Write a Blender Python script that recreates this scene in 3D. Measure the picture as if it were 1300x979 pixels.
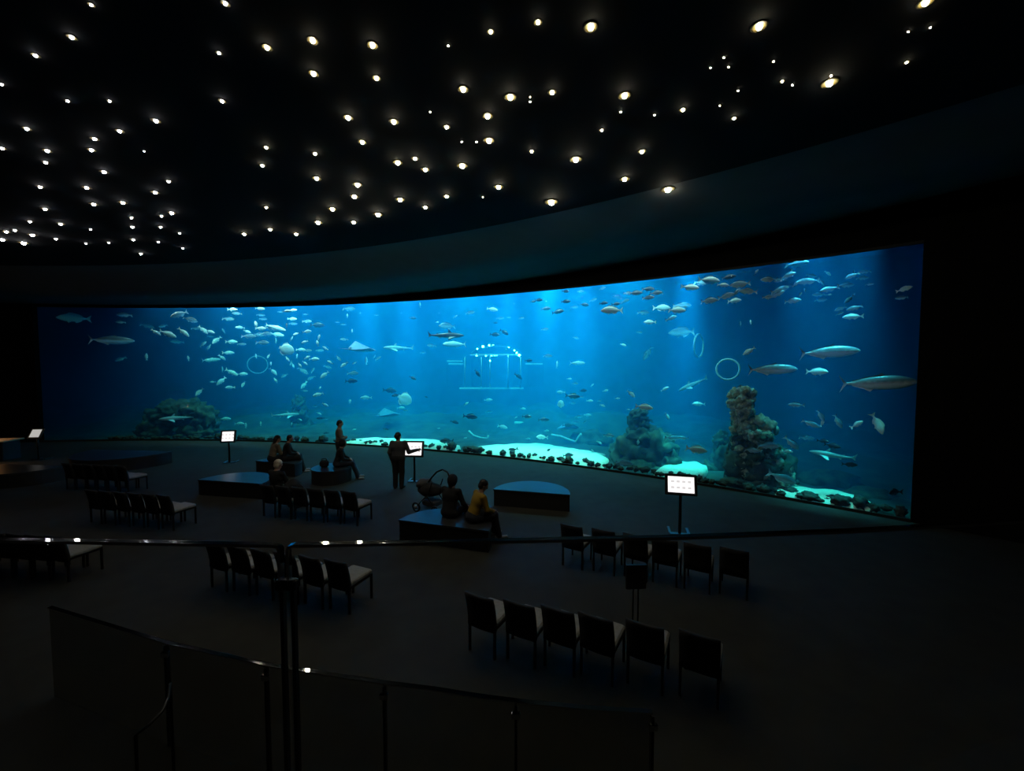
import bpy, bmesh, math, random
from mathutils import Vector, Matrix, Euler, noise
for o in list(bpy.data.objects): bpy.data.objects.remove(o, do_unlink=True)
scene = bpy.context.scene
COL = scene.collection
PI = math.pi
def R_(d): return math.radians(d)

# ---------------------------------------------------------------- camera
CAM_H = 3.6
F_PX = 520.0
PITCH = R_(2.8)
cam_d = bpy.data.cameras.new('camera'); cam = bpy.data.objects.new('camera', cam_d); COL.objects.link(cam)
cam_d.sensor_width = 36.0; cam_d.lens = 36.0 * F_PX / 1300.0
cam_d.clip_start = 0.05; cam_d.clip_end = 200
cam.location = (0, 0, CAM_H); cam.rotation_euler = (PI / 2 - PITCH, 0, 0)
scene.camera = cam

# plan of the hall: everything follows one big circle, the curved window
CX, CY, RW = -16.65, -17.9, 37.5
TH0, TH1 = R_(46.45), R_(98.6)          # window ends
WIN_TOP = 6.36
def P(th, r, z=0.0): return Vector((CX + r * math.cos(th), CY + r * math.sin(th), z))
def ray(px, py):
    x = (px - 650) / F_PX; y = -(py - 489.5) / F_PX
    return Vector((x, math.cos(PITCH) + math.sin(PITCH) * y, -math.sin(PITCH) + math.cos(PITCH) * y))
def on_z(px, py, z=0.0):
    d = ray(px, py); t = (z - CAM_H) / d.z
    return Vector((0, 0, CAM_H)) + d * t
def on_r(px, py, r):
    d = ray(px, py); a = d.x ** 2 + d.y ** 2; b = -2 * (d.x * CX + d.y * CY); c = CX ** 2 + CY ** 2 - r * r
    t = (-b + math.sqrt(b * b - 4 * a * c)) / (2 * a)
    return Vector((0, 0, CAM_H)) + d * t
def th_of(px):
    p = on_r(px, 480, RW + 2.0); return math.atan2(p.y - CY, p.x - CX)

# ---------------------------------------------------------------- world, exposure
w = bpy.data.worlds.new('world'); scene.world = w; w.use_nodes = True
w.node_tree.nodes['Background'].inputs[0].default_value = (0.002, 0.003, 0.004, 1)
w.node_tree.nodes['Background'].inputs[1].default_value = 0.05
vs = scene.view_settings
vs.view_transform = 'Standard'; vs.look = 'None'; vs.exposure = 0.0; vs.gamma = 1.0; vs.use_curve_mapping = False
cy = scene.cycles
cy.use_denoising = True
cy.max_bounces = 5; cy.diffuse_bounces = 2; cy.glossy_bounces = 2; cy.transmission_bounces = 3
cy.volume_bounces = 2; cy.transparent_max_bounces = 10
cy.caustics_reflective = False; cy.caustics_refractive = False
cy.sample_clamp_indirect = 4.0

# ---------------------------------------------------------------- lamps over the tank
def tank_lamp(th, r, z, size, power, col, spread=120):
    l = bpy.data.lights.new('tank_lamp', 'AREA'); l.shape = 'DISK'; l.size = size; l.energy = power; l.color = col; l.spread = R_(spread)
    o = bpy.data.objects.new('tank_lamp', l); COL.objects.link(o); o.location = P(th, r, z); return o
for px, pw in ((250, 60), (400, 420), (520, 580), (630, 600), (735, 390), (815, 50)):
    th = th_of(px)
    for dr, k in ((4.0, .5), (9.5, 1.0)):
        tank_lamp(th, RW + dr, 10.0, 2.0, pw * k, (0.72, 0.94, 1.0), 104)
# row of lamps added behind the window head to brighten the fish from the front
for px, pw in ((230, 60), (310, 200), (380, 260), (460, 150), (550, 115), (640, 90), (730, 85), (810, 85), (880, 60), (945, 16)):
    th = th_of(px); o = tank_lamp(th, RW + .9, 8.9, .7, pw, (0.85, 0.97, 1.0), 96)
    d = Vector((math.cos(th) * .5, math.sin(th) * .5, -1)); o.rotation_euler = d.to_track_quat('-Z', 'Y').to_euler()
# narrower lamps over the sand patches by the window
for px, dr, pw in ((480, 1.2, 40), (530, 1.2, 50), (650, 1.5, 55), (700, 1.6, 60), (745, 1.4, 55)):
    tank_lamp(th_of(px), RW + dr, 9.0, .4, pw, (0.7, 0.95, 1.0), 24)
for px, dr, pw in ((868, 2.4, 80), (1015, .9, 20), (1045, .9, 22), (1085, .8, 18)):
    tank_lamp(th_of(px), RW + dr, 9.0, .4, pw, (0.15, 0.80, 1.0), 22)

# ---------------------------------------------------------------- helpers
import numpy as np
rng = random.Random(7)
def tag(o, label=None, cat=None, group=None, kind=None):
    if label: o['label'] = label
    if cat: o['category'] = cat
    if group: o['group'] = group
    if kind: o['kind'] = kind
    return o
def link(name, me, m=None, parent=None, loc=None):
    o = bpy.data.objects.new(name, me); COL.objects.link(o)
    if m is not None and len(me.materials) == 0: me.materials.append(m)
    if parent is not None: o.parent = parent
    if loc is not None: o.location = loc
    return o
def empty(name, loc=(0, 0, 0), rz=0.0):
    o = bpy.data.objects.new(name, None); COL.objects.link(o); o.location = loc; o.rotation_euler = (0, 0, rz); o.empty_display_size = .1
    return o
def copy_tree(o, parent=None):
    c = o.copy(); COL.objects.link(c)
    if parent is not None: c.parent = parent
    for ch in list(o.children): copy_tree(ch, c)
    return c
class MB:
    """collects simple solids and links them as one mesh"""
    def __init__(s): s.v = []; s.f = []; s.sm = []
    def add(s, v, f, smooth=False):
        n = len(s.v); s.v += [tuple(p) for p in v]; s.f += [tuple(i + n for i in q) for q in f]; s.sm += [smooth] * len(f); return s
    def box(s, c, d, rz=0.0, M=None, bev=0.0):
        x, y, z = d[0] / 2, d[1] / 2, d[2] / 2
        if bev > 0:
            b = bev; v = []; loops = [(-z, b), (-z + b, 0), (z - b, 0), (z, b)]
            for zz, i in loops:
                for a, q in ((-x + i, -y + b + i), (-x + b + i, -y + i), (x - b - i, -y + i), (x - i, -y + b + i), (x - i, y - b - i), (x - b - i, y - i), (-x + b + i, y - i), (-x + i, y - b - i)): v.append(Vector((a, q, zz)))
            f = [tuple(range(7, -1, -1)), tuple(range(24, 32))]
            for k in range(3):
                for j in range(8): f.append((k * 8 + j, k * 8 + (j + 1) % 8, k * 8 + 8 + (j + 1) % 8, k * 8 + 8 + j))
        else:
            v = [Vector((a, b_, e)) for e in (-z, z) for a, b_ in ((-x, -y), (x, -y), (x, y), (-x, y))]
            f = [(3, 2, 1, 0), (4, 5, 6, 7)] + [(j, (j + 1) % 4, 4 + (j + 1) % 4, 4 + j) for j in range(4)]
        T = M if M is not None else Matrix.Rotation(rz, 3, 'Z')
        return s.add([T @ p + Vector(c) for p in v], f)
    def tube(s, pts, r, n=8, caps=True, rs=None):
        pts = [Vector(p) for p in pts]; v = []; f = []
        up = Vector((0, 0, 1)); pa = None
        for i, p in enumerate(pts):
            t = (pts[min(i + 1, len(pts) - 1)] - pts[max(i - 1, 0)]).normalized()
            if pa is None:
                a = t.cross(up)
                if a.length < 1e-3: a = t.cross(Vector((0, 1, 0)))
            else: a = pa - t * pa.dot(t)
            a.normalize(); pa = a; b = t.cross(a)
            rr = rs[i] if rs else r
            for k in range(n):
                q = 2 * PI * k / n; v.append(p + (a * math.cos(q) + b * math.sin(q)) * rr)
        for i in range(len(pts) - 1):
            for k in range(n): f.append((i * n + k, i * n + (k + 1) % n, (i + 1) * n + (k + 1) % n, (i + 1) * n + k))
        if caps: f.append(tuple(range(n - 1, -1, -1))); L = (len(pts) - 1) * n; f.append(tuple(range(L, L + n)))
        return s.add(v, f, True)
    def prism(s, poly, z0, z1):
        n = len(poly); v = [Vector((p[0], p[1], z0)) for p in poly] + [Vector((p[0], p[1], z1)) for p in poly]
        f = [tuple(range(n - 1, -1, -1)), tuple(range(n, 2 * n))] + [(i, (i + 1) % n, n + (i + 1) % n, n + i) for i in range(n)]
        return s.add(v, f)
    def mesh(s, name, m=None):
        me = bpy.data.meshes.new(name); me.from_pydata(s.v, [], s.f); me.update()
        for p, q in zip(me.polygons, s.sm): p.use_smooth = q
        if m is not None: me.materials.append(m)
        return me
    def build(s, name, m, parent=None, loc=None): return link(name, s.mesh(name, m), None, parent, loc)
def fix_normals(me):
    bm = bmesh.new(); bm.from_mesh(me); bmesh.ops.recalc_face_normals(bm, faces=bm.faces); bm.to_mesh(me); bm.free(); return me
def band(ths, prof, closed=False):
    n = len(prof); v = [P(t, r, z) for t in ths for r, z in prof]; f = []
    m = n if closed else n - 1
    for i in range(len(ths) - 1):
        for j in range(m): k = (j + 1) % n; f.append((i * n + j, (i + 1) * n + j, (i + 1) * n + k, i * n + k))
    if closed: f.append(tuple(range(n))); L = (len(ths) - 1) * n; f.append(tuple(range(L + n - 1, L - 1, -1)))
    return v, f
def thr(a, b, n): return [a + (b - a) * i / n for i in range(n + 1)]

# ---------------------------------------------------------------- materials
def mat(name, col, rough=.8, metal=0.0, var=0.0, scale=6.0, bump=0.0, spec=None, emit=None, estr=0.0):
    m = bpy.data.materials.new(name); m.use_nodes = True; nt = m.node_tree; b = nt.nodes['Principled BSDF']
    b.inputs['Base Color'].default_value = (*col, 1); b.inputs['Roughness'].default_value = rough; b.inputs['Metallic'].default_value = metal
    if spec is not None: b.inputs['Specular IOR Level'].default_value = spec
    if emit: b.inputs['Emission Color'].default_value = (*emit, 1); b.inputs['Emission Strength'].default_value = estr
    if var or bump:
        tc = nt.nodes.new('ShaderNodeTexCoord'); n = nt.nodes.new('ShaderNodeTexNoise'); n.inputs['Scale'].default_value = scale; n.inputs['Detail'].default_value = 6
        nt.links.new(tc.outputs['Object'], n.inputs['Vector'])
        if var:
            r = nt.nodes.new('ShaderNodeValToRGB'); r.color_ramp.elements[0].position = .3; r.color_ramp.elements[1].position = .7
            r.color_ramp.elements[0].color = (*[c * (1 - var) for c in col], 1); r.color_ramp.elements[1].color = (*[min(1, c * (1 + var)) for c in col], 1)
            nt.links.new(n.outputs['Fac'], r.inputs[0]); nt.links.new(r.outputs[0], b.inputs['Base Color'])
        if bump:
            bp = nt.nodes.new('ShaderNodeBump'); bp.inputs['Strength'].default_value = bump; nt.links.new(n.outputs['Fac'], bp.inputs['Height']); nt.links.new(bp.outputs[0], b.inputs['Normal'])
    return m
def clear_mat(name, tint, refl):
    m = bpy.data.materials.new(name); m.use_nodes = True; nt = m.node_tree; nt.nodes.clear(); o = nt.nodes.new('ShaderNodeOutputMaterial')
    t = nt.nodes.new('ShaderNodeBsdfTransparent'); t.inputs[0].default_value = (*tint, 1); g = nt.nodes.new('ShaderNodeBsdfGlossy'); g.inputs['Roughness'].default_value = .02
    x = nt.nodes.new('ShaderNodeMixShader'); lw = nt.nodes.new('ShaderNodeLayerWeight'); lw.inputs[0].default_value = .15; mu = nt.nodes.new('ShaderNodeMath'); mu.operation = 'MULTIPLY'; mu.inputs[1].default_value = refl
    nt.links.new(lw.outputs['Fresnel'], mu.inputs[0]); nt.links.new(mu.outputs[0], x.inputs[0]); nt.links.new(t.outputs[0], x.inputs[1]); nt.links.new(g.outputs[0], x.inputs[2]); nt.links.new(x.outputs[0], o.inputs[0])
    return m
def fish_mat(name, back, belly, lo=-.04, hi=.10, rough=.35):
    m = bpy.data.materials.new(name); m.use_nodes = True; nt = m.node_tree; b = nt.nodes['Principled BSDF']; b.inputs['Roughness'].default_value = rough
    tc = nt.nodes.new('ShaderNodeTexCoord'); sp = nt.nodes.new('ShaderNodeSeparateXYZ'); mr = nt.nodes.new('ShaderNodeMapRange'); r = nt.nodes.new('ShaderNodeValToRGB')
    ns = nt.nodes.new('ShaderNodeTexNoise'); ns.inputs['Scale'].default_value = 14; ad = nt.nodes.new('ShaderNodeMath'); ad.operation = 'MULTIPLY_ADD'; ad.inputs[1].default_value = .05; 
    nt.links.new(tc.outputs['Object'], sp.inputs[0]); nt.links.new(tc.outputs['Object'], ns.inputs['Vector']); nt.links.new(ns.outputs['Fac'], ad.inputs[0]); nt.links.new(sp.outputs['Z'], ad.inputs[2])
    mr.inputs['From Min'].default_value = lo; mr.inputs['From Max'].default_value = hi; nt.links.new(ad.outputs[0], mr.inputs['Value']); nt.links.new(mr.outputs[0], r.inputs[0])
    r.color_ramp.elements[0].color = (*belly, 1); r.color_ramp.elements[1].color = (*back, 1); nt.links.new(r.outputs[0], b.inputs['Base Color'])
    return m
M = {}
M['black_paint'] = mat('black_paint', (.004, .004, .0045), .9, var=.2, scale=3, spec=.1)
M['ceiling_paint'] = mat('ceiling_paint', (.0035, .0035, .0042), .9, var=.15, scale=2, spec=.1)
M['soffit_paint'] = mat('soffit_paint', (.042, .045, .050), .85, var=.1, scale=2)
M['carpet'] = mat('carpet', (.030, .0295, .025), .75, var=.18, scale=2.5, bump=.05, spec=.25)
M['slab'] = mat('slab', (.02, .02, .02), .8, var=.2)
M['acrylic'] = clear_mat('acrylic', (.97, .99, 1), .12)
M['smoked_glass'] = clear_mat('smoked_glass', (.68, .68, .67), .18)  # foreground floor shade put into the grey tint of the low panes
M['rail_glass'] = clear_mat('rail_glass', (.985, .99, .988), .18)
M['tank_rock'] = mat('tank_rock', (.05, .06, .055), .95, var=.5, scale=1.6, bump=.6)
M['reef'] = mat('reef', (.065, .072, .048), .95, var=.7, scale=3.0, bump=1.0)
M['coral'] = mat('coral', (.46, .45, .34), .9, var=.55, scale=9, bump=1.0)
M['stone'] = mat('stone', (.045, .045, .04), .9, var=.4, scale=8, bump=.5)
M['sand'] = mat('sand', (.80, .76, .64), .95, var=.08, scale=5, bump=.2)
M['hoop'] = mat('hoop', (.65, .7, .7), .4)
M['steel'] = mat('steel', (.22, .22, .23), .35, 1.0)
M['dark_metal'] = mat('dark_metal', (.02, .02, .022), .35, .6)
M['bench'] = mat('bench', (.030, .032, .036), .30, spec=.6, var=.1)
M['bench_side'] = mat('bench_side', (.012, .012, .013), .7)
M['seat_fabric'] = mat('seat_fabric', (.26, .25, .235), .85, var=.12, scale=20)
M['chair_black'] = mat('chair_black', (.010, .010, .011), .8)
M['plastic_black'] = mat('plastic_black', (.012, .012, .013), .5)
M['skin'] = mat('skin', (.35, .20, .14), .6)
M['hair_dark'] = mat('hair_dark', (.012, .009, .008), .6)
M['hair_grey'] = mat('hair_grey', (.55, .47, .36), .7, var=.2, scale=30)
M['cloth_black'] = mat('cloth_black', (.010, .010, .012), .9)
M['cloth_navy'] = mat('cloth_navy', (.015, .018, .03), .9)
M['cloth_khaki'] = mat('cloth_khaki', (.16, .13, .09), .9)
M['cloth_yellow'] = mat('cloth_yellow', (.28, .17, .010), .85)
M['cloth_grey'] = mat('cloth_grey', (.06, .06, .065), .9)
M['shoe'] = mat('shoe', (.35, .35, .35), .6)
M['trim_gold'] = mat('trim_gold', (.05, .036, .010), .6, spec=.2)
M['lens_warm'] = mat('lens_warm', (0, 0, 0), .5, emit=(1, .92, .66), estr=165)
M['lens_cool'] = mat('lens_cool', (0, 0, 0), .5, emit=(.95, .93, .95), estr=100)
M['lamp_shade'] = mat('lamp_shade', (.5, .25, .08), .6, emit=(1, .45, .12), estr=.35)
M['counter'] = mat('counter', (.35, .27, .17), .5)
M['mullion'] = mat('mullion', (.35, .38, .4), .5)
M['dome'] = clear_mat('dome', (.9, .95, .97), .5)
M['pale_frame'] = mat('pale_frame', (.75, .78, .78), .5)
M['tunnel_light'] = mat('tunnel_light', (0, 0, 0), .5, emit=(.45, .95, 1), estr=22)
M['f_silver'] = fish_mat('f_silver', (.09, .13, .18), (.56, .70, .77))
M['f_pale'] = fish_mat('f_pale', (.75, .76, .72), (.95, .95, .92))
M['f_dark'] = fish_mat('f_dark', (.015, .018, .018), (.05, .055, .05))
M['f_jack'] = fish_mat('f_jack', (.13, .16, .19), (.72, .86, .90), -.005, .055)
M['f_shark'] = fish_mat('f_shark', (.09, .08, .08), (.40, .42, .42), -.06, .04)
M['f_pshark'] = fish_mat('f_pshark', (.40, .44, .46), (.80, .84, .84), -.06, .04)
M['f_ray'] = fish_mat('f_ray', (.22, .25, .35), (.9, .95, .95), -.03, .03)
def screen_mat():
    m = bpy.data.materials.new('screen'); m.use_nodes = True; nt = m.node_tree; nt.nodes.clear(); o = nt.nodes.new('ShaderNodeOutputMaterial'); e = nt.nodes.new('ShaderNodeEmission')
    tc = nt.nodes.new('ShaderNodeTexCoord'); sp = nt.nodes.new('ShaderNodeSeparateXYZ'); nt.links.new(tc.outputs['Object'], sp.inputs[0])
    def math_(op, a, b=None):
        n = nt.nodes.new('ShaderNodeMath'); n.operation = op
        for i, q in enumerate((a, b)):
            if q is None: continue
            if isinstance(q, (int, float)): n.inputs[i].default_value = q
            else: nt.links.new(q, n.inputs[i])
        return n.outputs[0]
    # rows of small grey picture tiles on the white page
    fx = math_('FRACT', math_('MULTIPLY', sp.outputs['X'], 9.0)); fz = math_('FRACT', math_('MULTIPLY', sp.outputs['Y'], 8.0))
    ax = math_('LESS_THAN', math_('ABSOLUTE', math_('SUBTRACT', fx, .5)), .28); az = math_('LESS_THAN', math_('ABSOLUTE', math_('SUBTRACT', fz, .5)), .17)
    ix = math_('LESS_THAN', math_('ABSOLUTE', sp.outputs['X']), .215); iz = math_('LESS_THAN', math_('ABSOLUTE', sp.outputs['Y']), .125)
    k = math_('MULTIPLY', math_('MULTIPLY', ax, az), math_('MULTIPLY', ix, iz))
    mx = nt.nodes.new('ShaderNodeMixRGB'); mx.inputs[1].default_value = (1, .96, .95, 1); mx.inputs[2].default_value = (.62, .60, .60, 1); nt.links.new(k, mx.inputs[0]); nt.links.new(mx.outputs[0], e.inputs[0]); e.inputs[1].default_value = 1.15
    nt.links.new(e.outputs[0], o.inputs[0]); return m
M['screen'] = screen_mat()
M['screen_dim'] = mat('screen_dim', (.1, .1, .1), .4, emit=(1, .97, .93), estr=.45)

# ---------------------------------------------------------------- the hall
ALL = thr(R_(36), R_(110), 74); WIN = thr(TH0, TH1, 60)
def struct(name, v, f, m, parent=None):
    me = bpy.data.meshes.new(name); me.from_pydata([tuple(p) for p in v], [], f); me.update(); fix_normals(me)
    o = link(name, me, m, parent); o['kind'] = 'structure'; return o
XR, XL, YB = 12.6, -27.0, -5.0
arc = [P(t, RW - .02) for t in thr(R_(38.5), R_(106), 60)]
poly = [(XR, YB), (XR, arc[0].y)] + [(p.x, p.y) for p in arc] + [(XL, arc[-1].y), (XL, YB)]
mb = MB(); mb.prism(poly, -.25, 0.0); struct('floor', mb.v, mb.f, M['carpet'])
# ceiling: flat star field, then a band that runs down to the wall over the window
def wall_top(t):
    k = (TH1 - t) / (TH1 - TH0); return WIN_TOP + .09 + .85 * max(0, k) ** 2.5
v = []; f = []; T = thr(R_(38.5), R_(106), 60); TS = thr(R_(27.2), R_(106), 70); prof = 18
for t in TS:
    for j in range(prof):
        q = j / (prof - 1); r = RW - 4.6 + 4.6 * q; zs = min(wall_top(t), 6.95); e = min(1, q / .5); e = e * e * (3 - 2 * e); g = max(0, (q - .5) / .5); v.append(P(t, r, 7.2 + (zs - 7.2) * e + (wall_top(t) - zs) * g))
for i in range(len(TS) - 1):
    for a in range(prof - 1): f.append((i * prof + a, i * prof + a + 1, (i + 1) * prof + a + 1, (i + 1) * prof + a))
ceil_o = struct('ceiling_soffit', v, f, M['soffit_paint'])
for p in ceil_o.data.polygons: p.use_smooth = True
ca = [P(t, RW - 4.6) for t in TS]; mb = MB(); mb.prism([(p.x, p.y) for p in ca] + [(XL - .2, ca[-1].y), (XL - .2, YB - .2), (XR + .2, YB - .2), (XR + .2, ca[0].y)], 7.2, 7.5); struct('ceiling', mb.v, mb.f, M['ceiling_paint'])
v, f = band(T, [(RW - .02, WIN_TOP), (RW - .02, 8.6), (RW + .2, 8.6), (RW + .2, WIN_TOP)], True); struct('wall_front', v, f, M['black_paint'])
v, f = band(thr(R_(38.5), TH0, 8), [(RW - .02, -.2), (RW - .02, WIN_TOP), (RW + .2, WIN_TOP), (RW + .2, -.2)], True); struct('wall_front_right', v, f, M['black_paint'])
v, f = band(thr(TH1, R_(106), 8), [(RW - .02, -.2), (RW - .02, WIN_TOP), (RW + .2, WIN_TOP), (RW + .2, -.2)], True); struct('wall_front_left', v, f, M['black_paint'])
for nm, c, d in (('wall_right', (XR + .1, 1.0, 3.9), (.2, 12.2, 8.2)), ('wall_left', (XL - .1, 6.5, 3.9), (.2, 23, 8.2)), ('wall_back', (-7.2, YB - .1, 3.9), (39.6, .2, 8.2))):
    mb = MB().box(c, d); struct(nm, mb.v, mb.f, M['black_paint'])
# thin dark sill and head trims of the window
for i, (z0, z1) in enumerate(((0, .07), (WIN_TOP - .04, WIN_TOP + .02))):
    v, f = band(WIN, [(RW - .07, z0), (RW - .07, z1), (RW - .02, z1), (RW - .02, z0)], True); struct('trim_%d' % (i + 1), v, f, M['chair_black'])
v, f = band(WIN, [(RW, 0), (RW, WIN_TOP), (RW + .19, WIN_TOP), (RW + .19, 0)], True); struct('window_1', v, f, M['acrylic'])
# balcony the photograph was taken from
mb = MB(); mb.box((-5, -1.9, 1.85), (44 - 5.0, 5.9, .3)); struct('balcony_floor', mb.v, mb.f, M['slab'])

# ---------------------------------------------------------------- the tank
DEEP = 14.0
# rocky tank floor with ridges further back
v = []; f = []; TT = thr(R_(37), R_(109), 150); rr = [0.2 + DEEP * (i / 46) for i in range(47)]
for t in TT:
    for d in rr:
        p = P(t, RW + d); k = max(0, min(1, (d - 3.0) / 4.0)); h = noise.fractal(Vector((p.x * .28, p.y * .28, 3.1)), 1.0, 2.0, 5)
        h2 = noise.fractal(Vector((p.x * 1.3, p.y * 1.3, 9.1)), 1.0, 2.0, 4)
        v.append(P(t, RW + d, -.12 + k * (.45 + .8 * h) + .08 * h2 * min(1, d)))
m_ = len(rr)
for i in range(len(TT) - 1):
    for j in range(m_ - 1): f.append((i * m_ + j, (i + 1) * m_ + j, (i + 1) * m_ + j + 1, i * m_ + j + 1))
tf = struct('tank_floor', v, f, M['tank_rock'])
for p in tf.data.polygons: p.use_smooth = True
v, f = band(thr(R_(37), R_(109), 60), [(RW + DEEP, -1), (RW + DEEP, 9), (RW + DEEP + .3, 9), (RW + DEEP + .3, -1)], True); struct('wall_tank', v, f, M['tank_rock'])
for nm, t in (('wall_tank_right', R_(37)), ('wall_tank_left', R_(109))):
    a, b = P(t, RW + .2), P(t, RW + DEEP + .3); c = (a + b) / 2; mb = MB().box((c.x, c.y, 4), ((b - a).length, .2, 10), rz=t); struct(nm, mb.v, mb.f, M['tank_rock'])
# water
v, f = band(thr(R_(37.2), R_(108.8), 72), [(RW + .2, -.6), (RW + .2, 8.4), (RW + DEEP - .02, 8.4), (RW + DEEP - .02, -.6)], True)
me = bpy.data.meshes.new('tank_water'); me.from_pydata([tuple(p) for p in v], [], f); me.update(); fix_normals(me)
wm = bpy.data.materials.new('water'); wm.use_nodes = True; nt = wm.node_tree; nt.nodes.clear()
o_ = nt.nodes.new('ShaderNodeOutputMaterial'); sc_ = nt.nodes.new('ShaderNodeVolumeScatter'); ab = nt.nodes.new('ShaderNodeVolumeAbsorption'); ad = nt.nodes.new('ShaderNodeAddShader')
sc_.inputs['Color'].default_value = (.01, .40, 1, 1); sc_.inputs['Density'].default_value = .092; sc_.inputs['Anisotropy'].default_value = .25
ab.inputs['Color'].default_value = (0.0, .80, .875, 1); ab.inputs['Density'].default_value = .30
nt.links.new(sc_.outputs[0], ad.inputs[0]); nt.links.new(ab.outputs[0], ad.inputs[1]); nt.links.new(ad.outputs[0], o_.inputs['Volume'])
water = link('tank_water', me, wm); tag(water, 'hazy blue water filling the aquarium behind the curved window', 'water', kind='stuff')

# sand patches by the window
def sand_patch(px0, px1, d0, d1, lab, seed):
    t0, t1 = th_of(px0), th_of(px1); n = 26; m = 10; v = []; f = []
    for i in range(n + 1):
        q = i / n; t = t0 + (t1 - t0) * q; e = math.sin(PI * q) ** .35
        w_ = noise.noise(Vector((q * 4, seed, 0)))
        for j in range(m + 1):
            s_ = j / m; d = d0 + (d1 - d0) * s_ * e * (1 + .18 * w_)
            z = .02 + .09 * e * math.sin(PI * min(1, s_ * 1.1)) + .05 * noise.noise(Vector((t * 90, d * 1.2, seed)))
            if j in (0, m) or i in (0, n): z = -.16
            v.append(P(t, RW + d, z))
    for i in range(n):
        for j in range(m): f.append((i * (m + 1) + j, (i + 1) * (m + 1) + j, (i + 1) * (m + 1) + j + 1, i * (m + 1) + j + 1))
    me = bpy.data.meshes.new('sand_patch'); me.from_pydata([tuple(p) for p in v], [], f); me.update(); fix_normals(me)
    if me.polygons[len(me.polygons) // 2].normal.z < 0: me.flip_normals()
    for p in me.polygons: p.use_smooth = True
    tag(link('sand_patch', me, M['sand']), lab, 'sand', kind='stuff')
sand_patch(452, 600, .35, 2.3, 'bright sand strip on the tank floor behind the woman at the touch screen', 1)
sand_patch(612, 785, .35, 3.4, 'broad glowing sand patch on the tank floor beside the stump topped reef', 2)
sand_patch(846, 905, .4, 3.3, 'small bright sand patch between stump topped reef and coral pillar', 3)
sand_patch(995, 1122, .35, 1.9, 'narrow bright sand strip beyond the foot of the coral pillar', 4)

def ico(sub):
    bm = bmesh.new(); bmesh.ops.create_icosphere(bm, subdivisions=sub, radius=1.0)
    v = [Vector(x.co) for x in bm.verts]; f = [tuple(q.index for q in p.verts) for p in bm.faces]; bm.free(); return v, f
ICO = {k: ico(k) for k in (1, 2, 3, 4)}
def lump(mb, c, rad, seed, amp=.25, sub=3, fr=1.6, knob=0.0, kf=6.0):
    v, f = ICO[sub]; out = []
    for p in v:
        d = 1 + amp * noise.fractal(p * fr + Vector((seed * 7.3, seed * 1.7, 0)), 1.0, 2.0, 4)
        if knob: d += knob * (.5 - noise.voronoi(p * kf + Vector((seed, 0, seed)))[0][0])
        out.append(Vector((p.x * rad[0], p.y * rad[1], p.z * rad[2])) * d + Vector(c))
    mb.add(out, f, True); return mb
def mpp(px, py, d):
    p = on_r(px, py, RW + d); return p, (p.y * math.cos(PITCH) - (p.z - CAM_H) * math.sin(PITCH)) / F_PX
def reef(name, lab, base_px, base_py, d, lumps, m, knob=.25, group=None, sub=4, part='boulder'):
    """lumps: (px, py, rx_px, rz_px, extra depth)"""
    b, s = mpp(base_px, base_py, d); b.z = 0
    root = empty(name, b); tag(root, lab, 'reef', group)
    for i, (px, py, rx, rz, dd) in enumerate(lumps):
        p, s = mpp(px, py, d + dd); mb = MB(); lump(mb, (0, 0, 0), (rx * s, (rx + rz) * .5 * s, rz * s), i * 3.1 + px, .42, sub, 2.3, knob * 1.4, 4.0)
        mb.build(part, m, root, p - b)
    return root
reef('reef_arch', 'low rounded reef arch of dark rock beside the tilted info screen', 230, 558, 2.0,
     [(195, 548, 17, 16, 0), (204, 531, 17, 14, .2), (222, 520, 18, 12, .3), (244, 522, 19, 15, .3), (260, 533, 14, 17, .1), (256, 549, 18, 14, 0), (238, 549, 9, 13, .2), (228, 531, 14, 10, .6)], M['reef'])
reef('rock_stack', 'slim hazy rock stack far back in the water behind the seated couple', 384, 556, 5.0,
     [(383, 548, 14, 16, 0), (381, 528, 9, 14, 0), (379, 514, 7, 11, 0), (362, 551, 14, 12, .5)], M['reef'])
reef('stump_reef', 'dark hazy reef mound topped by a square rock stump', 820, 606, 2.4,
     [(803, 580, 26, 26, 0), (835, 578, 25, 28, .2), (820, 560, 24, 18, .3), (811, 541, 12, 16, .3), (811, 530, 11.5, 11, .3), (788, 594, 14, 18, -.3), (848, 594, 16, 20, -.2), (820, 598, 30, 14, -.5)], M['reef'], .15)
reef('sand_edge_reef', 'low blurred reef mound beside the foot of the coral pillar', 905, 610, 3.0,
     [(908, 602, 20, 15, 0), (922, 585, 16, 24, .2), (917, 562, 10, 14, .3)], M['reef'], .2)
for px, py, rx, rz, d in ((1052, 612, 34, 16, 3.2), (1100, 632, 36, 12, 2.4), (470, 556, 30, 9, 6.0), (556, 556, 32, 9, 6.5), (620, 560, 30, 12, 5.5), (690, 556, 32, 10, 6.0), (750, 562, 26, 14, 5.0), (320, 557, 30, 8, 5.0), (430, 560, 20, 8, 4.0), (140, 561, 40, 8, 4.0)):
    nm = {1052: 'hazy mound on the tank floor beyond the coral pillar', 1100: 'flat hazy mound near the dim end of the window'}.get(px, 'blurred low rock mound lying far back on the tank floor')
    reef('rock_mound', nm, px, py + 6, d, [(px, py, rx, rz, 0), (px + rx * .5, py + 2, rx * .5, rz * .7, .3)], M['reef'], .2, 'rock mounds on the tank floor' if nm.startswith('blurred') else None, 3)
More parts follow.
